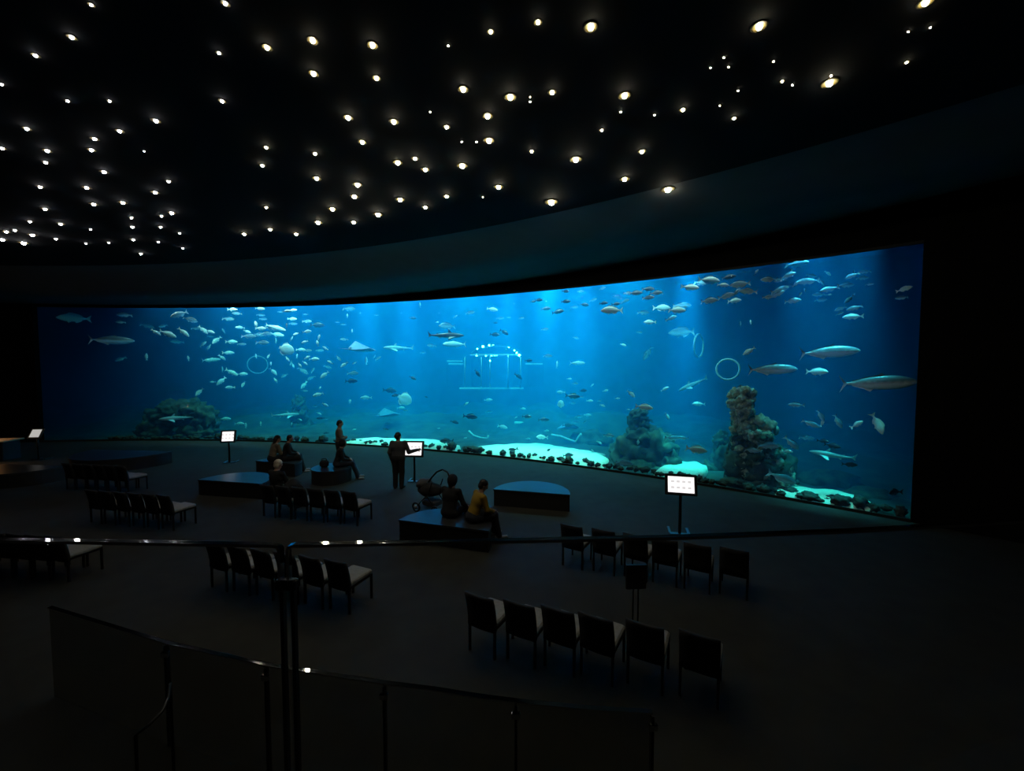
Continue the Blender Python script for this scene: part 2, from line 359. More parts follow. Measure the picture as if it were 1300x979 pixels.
# the tall coral pillar: rock core covered by coral heads
b, s0 = mpp(955, 628, 1.5); b.z = 0
pil = empty('coral_pillar', b); tag(pil, 'tall rock pillar crusted with tan coral heads', 'reef')
core = [(941, 510, 14, 18), (943, 535, 14, 24), (952, 560, 22, 24), (962, 590, 36, 28), (985, 595, 22, 26), (968, 615, 42, 16), (935, 590, 14, 34)]
for i, (px, py, rx, rz) in enumerate(core):
    p, s = mpp(px, py, 1.6); mb = MB(); lump(mb, (0, 0, 0), (rx * s, rx * s * .8, rz * s), i + 50, .3, 4, 1.7, .2, 5); mb.build('boulder', M['reef'], pil, p - b)
heads = []
crng = random.Random(5)
def outline(y):
    if y < 548: return 926 + (y - 492) * .12 + (4 if y < 498 else 0), 958 - (4 if y < 498 else 0)
    if y < 575: return 930, 958 + (y - 530) * .75
    return 928 - (y - 575) * .1, 992 + (y - 575) * .45
for y in range(496, 628, 6):
    l, r = outline(y); x = l + crng.random() * 4
    while x < r: heads.append((x, y + crng.uniform(-3, 3), crng.uniform(3.6, 6.2) if y < 575 else crng.uniform(4, 8))); x += crng.uniform(5.5, 8)
heads += [(974, 540, 10), (966, 534, 8), (981, 546, 7), (972, 553, 9)]
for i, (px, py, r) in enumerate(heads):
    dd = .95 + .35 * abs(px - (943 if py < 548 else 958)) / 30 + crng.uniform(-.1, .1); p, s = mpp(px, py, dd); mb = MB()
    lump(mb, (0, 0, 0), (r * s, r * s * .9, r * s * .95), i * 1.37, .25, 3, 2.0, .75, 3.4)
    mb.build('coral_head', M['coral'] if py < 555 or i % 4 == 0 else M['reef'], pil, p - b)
# stones lined up along the foot of the window
srng = random.Random(11); base_st = []
for k in range(6):
    mb = MB(); lump(mb, (0, 0, 0), (1, .85, .8), k * 4.4, .55, 3, 2.2, .3, 3.0); base_st.append(mb.mesh('stone', M['stone']))
px = 170
i = 0
while px < 1150:
    s = on_r(px, 570, RW + .5).y / F_PX
    t = th_of(px); d = srng.uniform(.32, .75); rad = srng.uniform(.05, .13) * (1.25 if px > 900 else 1.0); 
    if srng.random() < .12: rad *= 1.7
    o = link('stone', base_st[i % 6]); o.location = P(t, RW + d, rad * .4); o.scale = (rad * srng.uniform(1, 1.6), rad, rad * srng.uniform(.8, 1.3)); o.rotation_euler = (0, 0, srng.uniform(0, 6.28))
    zone = 'reef arch' if px < 290 else 'rock stack' if px < 440 else 'sand strip' if px < 620 else 'broad sand patch' if px < 790 else 'stump topped reef' if px < 900 else 'coral pillar' if px < 1000 else 'dim window end'
    tag(o, 'small dark stone at the foot of the window glass by the %s' % zone, 'stone', 'stones along the glass by the %s' % zone)
    px += rad * srng.uniform(1.4, 2.6) / s * 1.1; i += 1
# training hoops hanging in the water
def hoop(px, py, rpx, d, rot, lab, minor=.045):
    p, s = mpp(px, py, d); R0 = rpx * s; mb = MB(); n = 36; v = []; f = []
    for i in range(n):
        a = 2 * PI * i / n
        for j in range(8):
            q = 2 * PI * j / 8; r = R0 + minor * math.cos(q); v.append(Vector((r * math.cos(a), minor * math.sin(q), r * math.sin(a))))
    for i in range(n):
        for j in range(8): f.append((i * 8 + j, i * 8 + (j + 1) % 8, ((i + 1) % n) * 8 + (j + 1) % 8, ((i + 1) % n) * 8 + j))
    mb.add(v, f, True); me = fix_normals(mb.mesh('hoop', M['hoop'])); o = link('hoop', me); o.location = p; o.rotation_euler = rot; tag(o, lab, 'hoop')
    return o
va = lambda px: math.atan2(-(px - 650), F_PX)
hoop(924, 469, 13, 3.6, (0, 0, va(924)), 'pale upright hoop hanging in the water above the coral pillar', .035)
hoop(327, 463, 11, 6.0, (0, 0, va(327)), 'thin pale hoop floating among the fish near the rock stack', .03)
o = hoop(887, 439, 14.5, 5.5, (0, R_(0), 0), 'pale tilted hoop turned nearly edge-on in blue water', .04); o.rotation_euler = Euler((0, R_(28), va(887) + R_(68)), 'XYZ')
# domed viewing tunnel standing at the back of the tank
p0, s = mpp(630, 493, 8.0); root = empty('domed_tunnel', (p0.x, p0.y, 0)); tag(root, 'acrylic domed viewing tunnel with lit rim at the back of the tank', 'tunnel')
g = lambda px, py, dd=0.0: mpp(px, py, 8.0 + dd)[0] - Vector((p0.x, p0.y, 0))
w_ = (g(660, 451) - g(600, 451)).length / 2; cx = (g(660, 451) + g(600, 451)) / 2; hh = g(630, 436).z - g(630, 451).z
v = []; f = []; n = 28; m = 8
for j in range(m + 1):
    a = PI / 2 * j / m
    for i in range(n): q = 2 * PI * i / n; v.append(Vector((w_ * math.cos(a) * math.cos(q), w_ * .8 * math.cos(a) * math.sin(q), hh * math.sin(a))) + cx)
for j in range(m):
    for i in range(n): f.append((j * n + i, j * n + (i + 1) % n, (j + 1) * n + (i + 1) % n, (j + 1) * n + i))
mb = MB(); mb.add(v, f, True); mb.build('dome', M['dome'], root)
mb = MB(); mb.tube([Vector((w_ * math.cos(2 * PI * i / 40), w_ * .8 * math.sin(2 * PI * i / 40), 0)) + cx for i in range(41)], .04, 6, False); mb.build('dome_rim', M['pale_frame'], root)
mb = MB(); mb.prism([(w_ * .96 * math.cos(2 * PI * i / 32) + cx.x, w_ * .76 * math.sin(2 * PI * i / 32) + cx.y) for i in range(32)], g(630, 493).z, cx.z); mb.build('cabin', M['dome'], root)
for px in (590, 611, 622, 645, 661):
    a, c = g(px, 453, -.9), g(px, 493, -.9); mb = MB(); mb.tube([a, c], .03, 6); mb.build('mullion', M['mullion'], root)
mb = MB(); mb.box((g(589, 493, -.9) + g(661, 493, -.9)) / 2, ((g(661, 493) - g(589, 493)).length, .12, .10)); mb.build('bottom_frame', M['pale_frame'], root)
for x0, x1, y in ((569, 586, 458.5), (571, 587, 462), (668, 688, 462)):
    a, c = g(x0, y, -.6), g(x1, y, -.6); mb = MB(); mb.box((a + c) / 2, ((c - a).length, .5, .09)); mb.build('ledge', M['pale_frame'], root)
for x0, x1, y0, y1 in ((568, 587, 464, 492), (669, 690, 464, 490)):
    a, c = g(x0, y1, -.4), g(x1, y0, -.4); mb = MB(); mb.box((a + c) / 2, (abs(c.x - a.x), .4, abs(c.z - a.z))); mb.build('side_bay', M['dome'], root)
for x0, x1, y in ((583, 608, 537), (654, 681, 538)):
    a, c = g(x0, y, -.8), g(x1, y, -.8); mb = MB(); mb.box((a + c) / 2, ((c - a).length, 1.0, .32), bev=.03); mb.build('roof_block', M['pale_frame'], root)
beads = [(606, 443, .05), (613, 440, .075), (621, 438.5, .06), (626, 438, .03), (646, 441, .04), (653, 445, .05), (656, 448, .06), (659, 451, .08), (605, 451, .075), (617, 451.5, .06), (624, 451, .06), (628, 451, .05), (631, 451, .04), (622, 458, .05), (645, 452, .025)]  # glowing beads stand in for lamp reflections on the dome
for px, py, r in beads:
    mb = MB(); vv, ff = ICO[2]; mb.add([q * r for q in vv], ff, True); mb.build('rim_lamp', M['tunnel_light'], root, g(px, py, -1.0))
# loops of cable on the bottom in front of the tunnel
for k, pts in enumerate((((595, 547), (601, 553), (610, 556), (619, 557), (620, 553)), ((700, 552), (712, 554), (722, 558), (731, 561), (735, 554), (738, 551)))):
    d = 4.0; q = [mpp(x, y, d)[0] for x, y in pts]; mb = MB(); mb.tube(q, .05, 6); tag(mb.build('pipe_loop', M['hoop'], None), ('pale curved pipe on the tank floor under the domed tunnel', 'pale bent pipe lying above the broad sand patch')[k], 'pipe')

# ---------------------------------------------------------------- fish
def fin(mb, pts, y=0.0, th=.006, M_=None):
    n = len(pts); v = [Vector((x, y - th, z)) for x, z in pts] + [Vector((x, y + th, z)) for x, z in pts]
    if M_ is not None: v = [M_ @ p for p in v]
    f = [tuple(range(n - 1, -1, -1)), tuple(range(n, 2 * n))] + [(i, (i + 1) % n, n + (i + 1) % n, n + i) for i in range(n)]
    mb.add(v, f)
def loft(mb, secs, n=10):
    v = []; f = []
    for x, zt, zb, w_ in secs:
        c = (zt + zb) / 2; h = (zt - zb) / 2
        for k in range(n): a = 2 * PI * k / n; v.append(Vector((x, w_ * math.cos(a), c + h * math.sin(a))))
    for i in range(len(secs) - 1):
        for k in range(n): f.append((i * n + k, i * n + (k + 1) % n, (i + 1) * n + (k + 1) % n, (i + 1) * n + k))
    f.append(tuple(range(n - 1, -1, -1))); L = (len(secs) - 1) * n; f.append(tuple(range(L, L + n)))
    mb.add(v, f, True)
def bend_mesh(mb, k):
    if k:
        out = []
        for p in mb.v:
            x = p[0]; out.append((x, p[1] + k * (x * x - .06) * (1 if x < .1 else .5), p[2]))
        mb.v = out
def bream(k=0.0):
    mb = MB()
    loft(mb, [(.50, .005, -.015, .006), (.46, .045, -.05, .03), (.38, .105, -.095, .05), (.27, .155, -.135, .065), (.13, .175, -.15, .068), (-.02, .155, -.135, .058), (-.16, .105, -.095, .040), (-.27, .055, -.052, .022), (-.34, .034, -.032, .013), (-.38, .036, -.034, .008)])
    fin(mb, [(-.35, .03), (-.43, .10), (-.50, .165), (-.475, .07), (-.445, 0), (-.475, -.07), (-.50, -.16), (-.43, -.10), (-.35, -.03)])
    fin(mb, [(.22, .15), (.14, .215), (.02, .205), (-.14, .16), (-.24, .10), (-.22, .06), (0, .14)]); fin(mb, [(.0, -.13), (-.06, -.185), (-.16, -.145), (-.24, -.085), (-.2, -.06)])
    for s in (-1, 1): fin(mb, [(.22, -.02), (.08, -.02), (.04, -.07), (.16, -.08)], 0, .004, Matrix.Translation((0, s * .062, 0)) @ Matrix.Rotation(-s * .35, 4, 'Z'))
    fin(mb, [(.2, -.13), (.16, -.2), (.09, -.14)])
    bend_mesh(mb, k); return mb
def jack(k=0.0):
    mb = MB()
    loft(mb, [(.50, .0, -.012, .005), (.45, .035, -.04, .026), (.36, .066, -.068, .044), (.24, .086, -.088, .055), (.10, .092, -.095, .057), (-.06, .08, -.085, .047), (-.20, .053, -.058, .03), (-.32, .024, -.026, .014), (-.385, .013, -.013, .009), (-.42, .014, -.014, .006)], 12)
    fin(mb, [(-.39, .012), (-.45, .07), (-.50, .125), (-.455, .04), (-.435, 0), (-.455, -.04), (-.50, -.125), (-.45, -.07), (-.39, -.012)])
    fin(mb, [(.12, .085), (.07, .125), (.02, .105), (-.16, .075), (-.32, .035), (-.3, .02)]); fin(mb, [(-.04, -.08), (-.09, -.115), (-.16, -.08), (-.32, -.036), (-.3, -.02)])
    for s in (-1, 1): fin(mb, [(.25, -.01), (.12, -.035), (.14, -.06), (.22, -.05)], 0, .004, Matrix.Translation((0, s * .053, 0)) @ Matrix.Rotation(-s * .3, 4, 'Z'))
    mb.v = [(x, y * 1.15, z * 1.28) for x, y, z in mb.v]
    bend_mesh(mb, k); return mb
def shark(k=0.0):
    mb = MB()
    loft(mb, [(.50, .012, -.006, .008), (.45, .038, -.028, .035), (.35, .062, -.055, .054), (.22, .076, -.07, .062), (.08, .076, -.07, .06), (-.08, .058, -.056, .044), (-.22, .036, -.036, .026), (-.34, .022, -.02, .014), (-.42, .022, -.006, .008)], 12)
    fin(mb, [(-.38, .0), (-.44, .06), (-.50, .13), (-.475, .045), (-.46, .0), (-.47, -.055), (-.43, -.03), (-.39, -.01)])
    fin(mb, [(.17, .068), (.09, .165), (.055, .16), (.075, .10), (.06, .07)]); fin(mb, [(-.2, .035), (-.235, .066), (-.25, .062), (-.245, .03)])
    for s in (-1, 1):
        v = [Vector((.27, s * .05, -.035)), Vector((.10, s * .05, -.045)), Vector((.06, s * .23, -.11)), Vector((.10, s * .24, -.11))]
        mb.add(v + [p + Vector((0, 0, .012)) for p in v], [(3, 2, 1, 0), (4, 5, 6, 7), (0, 1, 5, 4), (1, 2, 6, 5), (2, 3, 7, 6), (3, 0, 4, 7)])
    fin(mb, [(-.12, -.05), (-.18, -.09), (-.2, -.04)])
    bend_mesh(mb, k); return mb
def ray_fish(k=0.0):
    """broad winged ray, seen banking"""
    mb = MB(); v = []; f = []; nx, ny = 16, 13
    for i in range(nx + 1):
        x = .42 - .78 * i / nx
        w_ = .50 * max(0.0, 1 - abs((x - .02) / .44)) ** .8 + .012
        for j in range(ny):
            q = -1 + 2 * j / (ny - 1); y = q * w_; t_ = .075 * (1 - abs(q)) ** .8 * max(.05, 1 - ((x - .04) / .46) ** 2) + .004
            up = .16 * (abs(y) / .5) ** 1.6
            v.append(Vector((x, y, up + t_)))
    m = len(v)
    for i in range(nx + 1):
        for j in range(ny): p = v[i * ny + j]; q = -1 + 2 * j / (ny - 1); t_ = .055 * (1 - abs(q)) ** .8 * max(.05, 1 - ((p.x - .04) / .46) ** 2) + .006; v.append(Vector((p.x, p.y, .16 * (abs(p.y) / .5) ** 1.6 - t_)))
    for i in range(nx):
        for j in range(ny - 1): a = i * ny + j; f.append((a, a + 1, a + ny + 1, a + ny)); f.append((m + a, m + a + ny, m + a + ny + 1, m + a + 1))
    for i in range(nx):
        for j in (0, ny - 1): a = i * ny + j; f.append((a, a + ny, m + a + ny, m + a))
    for i in (0, nx): f.append(tuple(i * ny + j for j in range(ny)) + tuple(m + i * ny + j for j in range(ny - 1, -1, -1)))
    mb.add(v, f, True); mb.tube([(-.34, 0, 0), (-.5, 0, .01), (-.7, 0, .03)], .01, 6, True, [.014, .009, .003]); fin(mb, [(-.28, .02), (-.34, .07), (-.37, .06), (-.35, .01)])
    return mb
def disc_fish(k=0.0):
    mb = MB()
    loft(mb, [(.5, .02, -.04, .01), (.45, .13, -.14, .04), (.36, .26, -.25, .07), (.2, .37, -.35, .09), (0, .42, -.40, .095), (-.18, .36, -.36, .075), (-.32, .22, -.24, .045), (-.40, .09, -.1, .02), (-.43, .08, -.08, .01)], 14)
    fin(mb, [(-.41, .07), (-.5, .14), (-.48, 0), (-.5, -.14), (-.41, -.07)]); fin(mb, [(.05, .40), (-.12, .5), (-.32, .34), (-.36, .16), (-.16, .33)]); fin(mb, [(.05, -.38), (-.12, -.49), (-.32, -.34), (-.36, -.18), (-.16, -.33)])
    return mb
BUILD = {'bream': bream, 'jack': jack, 'shark': shark, 'ray': ray_fish, 'disc': disc_fish}
FM = {}
def fmesh(shape, m, k):
    key = (shape, m, k)
    if key not in FM: FM[key] = fix_normals(BUILD[shape](k).mesh(shape, M[m]))
    return FM[key]
KIND = {'s': ('silver_fish', 'bream', 'f_silver', 'silver grey fish'), 'w': ('pale_fish', 'bream', 'f_pale', 'bright pale fish'), 'd': ('dark_fish', 'bream', 'f_dark', 'dark deep-bodied fish'),
        'b': ('silver_fish', 'bream', 'f_silver', 'blurred distant fish'), 'n': ('slender_fish', 'jack', 'f_pale', 'slender pale fish'), 'J': ('amberjack', 'jack', 'f_jack', 'big torpedo-shaped silver fish'),
        'H': ('shark', 'shark', 'f_shark', 'dark grey shark'), 'h': ('shark', 'shark', 'f_pshark', 'pale blue shark'), 'R': ('ray', 'ray', 'f_ray', 'broad winged ray'), 'o': ('disc_fish', 'disc', 'f_pale', 'round flat pale fish')}
frng = random.Random(3)
def zone(px, py):
    h = 'high ' if py < 425 else 'low ' if py > 535 else ''
    z = 'over the reef arch' if px < 290 else 'near the rock stack' if px < 430 else 'in open water by the domed tunnel' if px < 570 else 'around the domed tunnel' if px < 695 else 'between domed tunnel and stump reef' if px < 790 else 'over the stump reef' if px < 895 else 'around the coral pillar' if px < 1010 else 'in dim water beyond the coral pillar'
    return h + z
def put_fish(px, py, L, ang, kind, d, lab=None, yaw=None, roll=0.0):
    nm, shape, m, ph = KIND[kind]; k = frng.choice((0.0, .45, -.45)) if shape == 'bream' else frng.choice((0, .25, -.25)) if shape in ('jack', 'shark') else 0.0
    p, s = mpp(px, py, d); S = L * s * (1.12 if kind in 'swdb' else 1.0)
    o = link(nm, fmesh(shape, m, k)); o.location = p
    az = math.atan2(p.y, p.x) - PI / 2                     # fish swim roughly broadside to the glass
    a = ((ang + 180) % 360) - 180; flip = abs(a) > 90
    pitch = (180 - a if a > 0 else -180 - a) if flip else a
    yw = frng.uniform(-28, 28) if yaw is None else yaw
    S /= max(.55, math.cos(R_(yw)) ** .5)
    o.scale = (S, S, S)
    heading = az + (PI if flip else 0) + R_(yw)
    o.rotation_euler = (Matrix.Rotation(heading, 3, 'Z') @ Matrix.Rotation(-R_(pitch), 3, 'Y') @ Matrix.Rotation(R_(roll), 3, 'X')).to_euler()
    if lab is None:
        tilt = 'nosing down' if pitch < -18 else 'nosing up' if pitch > 18 else 'swimming level'
        sz = 'tiny ' if L <= 6 else 'small ' if L < 11 else ''
        lab = '%s%s %s %s' % (sz, ph, tilt, zone(px, py))
        tag(o, lab, 'fish', '%s%s %s %s' % (sz, ph, tilt, zone(px, py)))
    else: tag(o, lab, 'fish')
FISH = '''
94 404 28 180 w 2|158 400 14 180 s 2|153 409 9 180 s 2|187 414 13 -15 s 4|207 414 9 200 s 4|198 422 11 -40 w 1.5|213 424 17 -25 w 1.5|153 456 11 205 s 3|186 453 8 90 w 2.5|228 399 18 205 w 1.2|225 434 13 180 s 5
241 405 13 -10 s 1.5|245 408 9 0 s 2|233 422 14 -45 w 1.5|249 417 9 0 s 4|258 419 12 -45 w 2|267 421 9 -20 w 2|267 427 7 0 s 5|275 432 12 225 w 3|258 437 9 45 s 3|265 441 8 240 s 3|284 420 6 120 s 4|295 393 10 0 w 2|301 398 10 180 s 3|290 405 12 0 s 3|305 416 10 180 w 3|294 434 12 0 w 3|307 437 9 0 s 3|314 421 8 -20 w 3|316 427 15 0 s 2|290 448 12 0 w 3|282 454 9 -40 w 3|268 457 20 5 n 4|239 455 6 100 w 2.5|325 452 5 100 w 3|330 392 10 0 w 2|331 400 9 0 b 4|334 405 9 0 b 4|325 412 8 100 w 2|333 435 14 0 s 2|329 425 12 0 s 3|331 417 11 0 w 2
282 469 7 90 s 4|294 473 14 -30 w 3|308 475 11 0 w 3|270 485 6 180 w 4|281 484 13 225 w 2.5|292 492 10 180 w 2.5|309 488 8 240 w 3|253 498 12 230 w 2|286 532 11 0 w 3|304 538 10 0 w 3|312 540 6 90 w 3|331 538 5 90 w 3|268 547 4 90 w 3
356 396 6 0 b 4|364 395 9 10 w 1|372 394 9 10 w 2|388 399 6 180 b 5|371 405 10 0 w 3|372 411 9 0 b 4|364 413 5 90 w 1|390 408 10 0 b 3|403 413 16 0 d 3|345 417 15 -5 s 2|338 424 14 0 s 2|352 425 14 -10 w 3|376 424 7 200 w 2|390 421 10 10 w 1.5|370 430 6 60 s 3|387 434 7 200 w 2|405 428 6 70 w 2|403 436 7 100 w 2|413 442 7 150 w 2|382 444 10 0 w 3|391 445 9 0 s 3|406 445 9 0 b 5|350 432 6 90 s 4
341 452 6 240 w 3|344 462 5 90 w 3|347 472 11 -50 w 3|350 483 7 -60 w 3|361 477 8 210 s 4|365 456 7 -60 w 2|369 461 6 250 b 4|372 464 6 -70 w 4|377 452 5 80 w 4|381 464 6 -60 w 2|387 461 7 -40 w 2|390 454 7 30 w 2|399 456 11 0 w 2|385 471 13 -35 s 4|397 470 7 60 b 4|395 480 10 210 s 5|386 489 11 235 w 4|387 496 7 -10 b 4|419 460 7 150 w 2|416 466 9 -20 b 5|412 476 12 220 w 2|404 501 12 195 w 2|413 514 8 -30 w 2|400 516 5 0 b 4|406 493 5 60 w 3
381 533 5 -30 w 3|405 525 6 -30 w 3|407 531 9 180 d 3|414 532 5 0 b 4|370 539 4 80 w 3|369 545 5 0 w 4|414 550 6 180 d 3|444 510 5 90 w 4
443 392 14 0 b 5|441 401 5 90 w 4|428 409 5 0 b 5|436 412 6 0 b 5|447 420 4 90 w 3|437 431 9 180 b 4|524 404 9 0 d 4|533 387 6 90 b 5|478 400 5 0 b 5|480 455 8 30 b 4|475 453 5 60 b 5|430 455 8 -50 b 3|465 458 9 90 b 4|537 448 7 0 b 6
437 463 10 220 w 2|450 461 6 210 b 3|448 474 13 0 b 3|446 484 14 0 d 2.5|465 505 13 180 w 3|445 510 5 90 w 3|495 496 16 -5 d 3.5|502 502 9 190 d 2|524 480 9 -25 d 2|509 518 9 0 w 4|515 521 6 0 b 4|491 538 6 0 b 5|490 545 7 -20 d 2|490 556 7 0 d 2|449 546 6 20 w 4
568 414 20 180 b 4|597 397 11 10 b 5|578 402 6 30 b 5|625 393 13 -10 w 4|635 404 9 0 b 6|646 403 5 0 b 6|640 422 12 -28 d 3|628 425 12 -5 d 3|548 439 11 180 b 5|629 410 6 0 d 5|555 409 4 0 w 5|606 474 10 -50 d 3|658 478 11 -35 d 3.5|671 458 9 0 d 3
541 504 5 -20 d 4|592 513 7 40 w 4|620 508 10 0 w 5|621 523 9 0 b 6|597 529 17 -8 d 2|577 536 10 -15 d 2.5|638 542 12 -15 w 3|567 560 16 180 d 1.2|557 544 4 0 w 4|664 519 7 0 w 5|590 557 6 30 w 3.5|650 572 15 200 d 1|655 530 4 30 w 4
684 381 10 0 d 2|677 383 7 0 d 3|718 370 9 -10 d 2|718 383 11 0 d 2|693 392 12 5 d 2|708 396 14 10 d 2|742 387 11 -5 d 2|766 385 10 0 d 2|782 386 10 0 d 2|777 394 25 180 w 1|737 370 8 0 b 4|753 381 9 10 b 5|729 390 9 0 b 5|765 366 8 20 b 4|692 418 9 0 b 4|731 429 8 -15 b 5|662 404 7 0 b 5
707 463 10 85 n 4|695 452 11 0 b 3|733 461 20 0 n 4|723 481 6 0 w 4|730 487 8 0 b 4|727 503 17 -5 d 2|740 496 10 0 d 3|712 498 10 180 w 4|727 512 8 0 b 5|738 504 6 -10 b 4|749 509 8 0 w 4|761 509 5 0 b 4|752 489 5 40 w 4|769 496 7 10 w 4|784 506 6 0 w 3|765 515 7 -20 w 3
669 529 11 0 d 2|690 533 13 0 d 2.5|746 527 9 0 w 5|735 529 9 0 b 5|720 540 11 0 d 3.5|731 536 10 0 b 5|742 536 6 30 b 5|688 555 14 175 w 2|670 557 6 0 w 4|694 547 6 0 w 5|721 578 13 0 d 1|773 553 12 0 s 2|761 562 7 -30 w 3|696 572 7 40 d 1.5
823 367 14 0 s 1.2|807 372 15 0 s 1.2|797 372 9 0 s 2|833 372 14 0 s 1.2|823 378 14 0 s 1.2|876 365 20 -10 w 1.2|840 391 20 0 w 3|859 394 20 0 w 1.5|866 388 20 0 b 3|852 404 13 20 s 2|825 409 14 180 w 2.5|817 397 14 0 b 5|866 422 30 180 b 4.5|794 382 10 20 b 5|812 422 7 -10 b 6
791 438 8 -20 w 4|822 449 18 240 b 6|844 494 10 30 w 3|801 500 12 -40 w 2
818 517 20 -5 w 1|847 528 9 -60 w 2|887 513 14 180 w 3|826 534 8 -30 b 3|811 560 9 250 w 2|854 556 18 0 s 2|867 556 12 180 s 2|884 571 24 -10 w 1|792 588 20 -5 s 1|798 520 4 0 w 3|804 520 4 0 w 3
900 356 24 -5 w 1.2|890 359 17 -10 b 2.5|925 352 15 10 s 1|918 362 13 -5 w 1.2|940 361 22 180 s 1|950 370 19 170 s 1|900 382 19 0 s 1|922 376 18 10 s 1|935 371 11 45 s 1.2|932 382 15 0 w 1.5|960 346 8 60 s 1.5|976 355 17 175 s 1|985 374 18 20 s 1|975 377 12 0 s 1|953 409 5 100 w 3|940 411 6 90 b 4|951 446 15 215 w 1.5
1012 335 23 0 s 1|1000 350 16 15 s 1|1004 345 6 60 s 1.5|1030 350 11 -15 s 1.5|1026 357 22 180 s 1|1011 360 10 40 s 1|990 356 12 190 s 1.2|990 368 18 15 s 1|996 364 8 0 s 1.5|1006 382 17 0 s 1|1051 347 8 -45 w 1.5|1044 359 8 120 s 2|1022 369 5 100 s 2|1016 374 6 60 s 2|1053 367 18 190 s 1|1040 374 13 180 s 2|1042 381 12 0 s 2|1053 374 5 0 w 2|1074 362 16 0 s 1.5|1082 350 14 200 s 1|1084 346 6 90 s 2|1095 353 12 0 s 1.5|1098 345 12 180 s 1.5|1104 361 8 0 s 1.5|1078 380 12 225 d 1|1083 375 6 60 s 2|1067 392 12 200 s 1.5|1066 398 8 20 s 1.5|1085 391 15 195 s 1.2|1083 402 19 180 w 1.2
1148 367 15 15 w 1.2|1145 378 12 180 s 1.5|1037 472 22 0 w 1.2|955 572 16 0 s .7|975 566 22 0 s .7|993 607 30 -20 s .7
1011 514 16 180 s 1.0|1029 538 18 -20 s 1|1042 528 14 -60 s 1.2|1044 537 9 70 w 1.2|1064 535 17 -65 s 1.2|1088 539 14 40 w 1|1114 538 25 -65 w 1|1024 556 15 0 s 2|1005 563 20 -45 s 1|1045 560 12 0 d 1.2|1057 566 16 -5 d 1.2|1079 590 15 0 d .8|1000 573 10 0 w 1.2
'''
for row in FISH.strip().split('\n'):
    for rec in row.split('|'):
        a = rec.split(); put_fish(float(a[0]), float(a[1]), float(a[2]), float(a[3]), a[4], float(a[5]))
put_fish(142, 432, 43, 0, 'J', .9, 'big torpedo-shaped silver fish cruising over the reef arch', 0)
put_fish(980, 469, 54, 2, 'J', .8, 'big torpedo-shaped silver fish just above the top of the coral pillar', 0)
put_fish(1052, 447, 62, 3, 'J', .8, 'big torpedo-shaped silver fish swimming beside the hoop, highest of the three by the coral pillar', 0)
put_fish(1113, 486, 76, 4, 'J', .6, 'biggest torpedo-shaped silver fish, alone by the dim end of the window', 0)
put_fish(350, 416, 24, -16, 'n', 2, 'slender silver-pink fish in the crowd under the window top near the rock stack', 0)
put_fish(566, 426, 46, 0, 'H', 1.8, 'dark grey shark gliding above the woman at the touch screen', 0)
put_fish(577, 437, 30, 180, 'n', 3.5, 'slender pale fish trailing just under the dark shark', 0)
put_fish(506, 442, 38, 180, 'h', 4.0, 'pale blue shark in open water beside the broad winged ray', 10)
put_fish(225, 531, 36, 180, 'h', 1.2, 'pale shark passing in front of the reef arch', 0)
put_fish(362, 527, 32, 0, 'h', 3.0, 'pale shark over the heads of the seated couple', 0)
put_fish(880, 488, 38, 207, 'h', 4.5, 'faint blue shark diving below the tilted hoop', 0)
put_fish(748, 577, 40, 0, 'h', 2.2, 'pale shark resting over the broad sand patch', 0)
put_fish(1057, 578, 48, 176, 'h', 1.8, 'pale shark low in dim water beyond the coral pillar', 0)
put_fish(459, 444, 40, 0, 'R', 2.2, 'broad winged ray with pale edge banking in open water', 25, 14)
put_fish(493, 527, 34, 0, 'R', 5.0, 'faint ray gliding low above the woman at the touch screen', 20, 6)
put_fish(722, 544, 34, 180, 'R', 4.6, 'faint ray over the broad sand patch', 20, 8)
put_fish(364, 444, 18, -20, 'o', 1.6, 'round bright flat fish near the rock stack', 10)
put_fish(514, 507, 19, -30, 'o', 2.2, 'round bright flat fish tilting down above the woman at the touch screen', 10)
put_fish(712, 513, 10, 90, 'o', 3.0, 'small round flat fish beside the domed tunnel', 10)
put_fish(1136, 625, 15, 180, 'd', .6, 'black rounded fish at the dim end of the window near the floor', 60)

# ---------------------------------------------------------------- star lights in the ceiling
STARS = '''116 6 5|91 47 7|45 70 6|2 107 4|86 128 4|139 128 4|34 163 6|60 191 6|58 206 5|3 188 5|51 237 5|57 265 5|38 281 4|8 294 5|19 292 4|3 304 6|30 308 7|41 298 6|77 284 5|71 303 4|120 176 6|116 190 6|132 218 6|110 238 6|119 259 6|115 291 3|109 309 3|138 308 3|152 166 6|156 257 6|167 276 4|168 288 4|169 304 4|179 322 4|198 153 7|183 192 2|214 230 5|197 244 6|205 274 4|218 270 6|204 288 4|201 307 3|228 296 3|232 315 3|286 4 7|278 67 5|339 60 8|282 128 6|338 187 5|333 210 5|338 263 4|343 291 5|310 297 5|376 297 5
397 51 9|398 93 8|473 57 9|478 99 7|442 149 8|500 154 8|460 180 7|400 195 5|402 226 7|505 206 8|527 201 6|540 215 7|454 234 8|450 249 7|422 265 7|404 282 7|449 282 6|480 272 8|508 253 8|540 263 6|569 58 3|623 40 6|683 28 7|750 34 11|588 113 9|648 123 10|701 117 7|619 147 9|621 178 9|567 161 6|587 210 9|633 237 8|567 249 6|613 250 2|675 192 5|731 202 10|764 165 4|700 256 11|605 180 2|586 180 1.5|546 142 1.5|673 123 1.5|673 129 1.5
964 33 12|1053 105 12|1175 3 11|793 121 10|788 142 3|867 139 6|932 150 5|815 192 7|793 227 8|848 240 11|831 146 2|902 86 2|919 73 2|925 85 2|937 115 1.5|914 134 1.5|993 103 4|1006 108 2|982 78 1.5|1151 79 4|1181 35 2|1153 40 1.5|1055 96 3'''
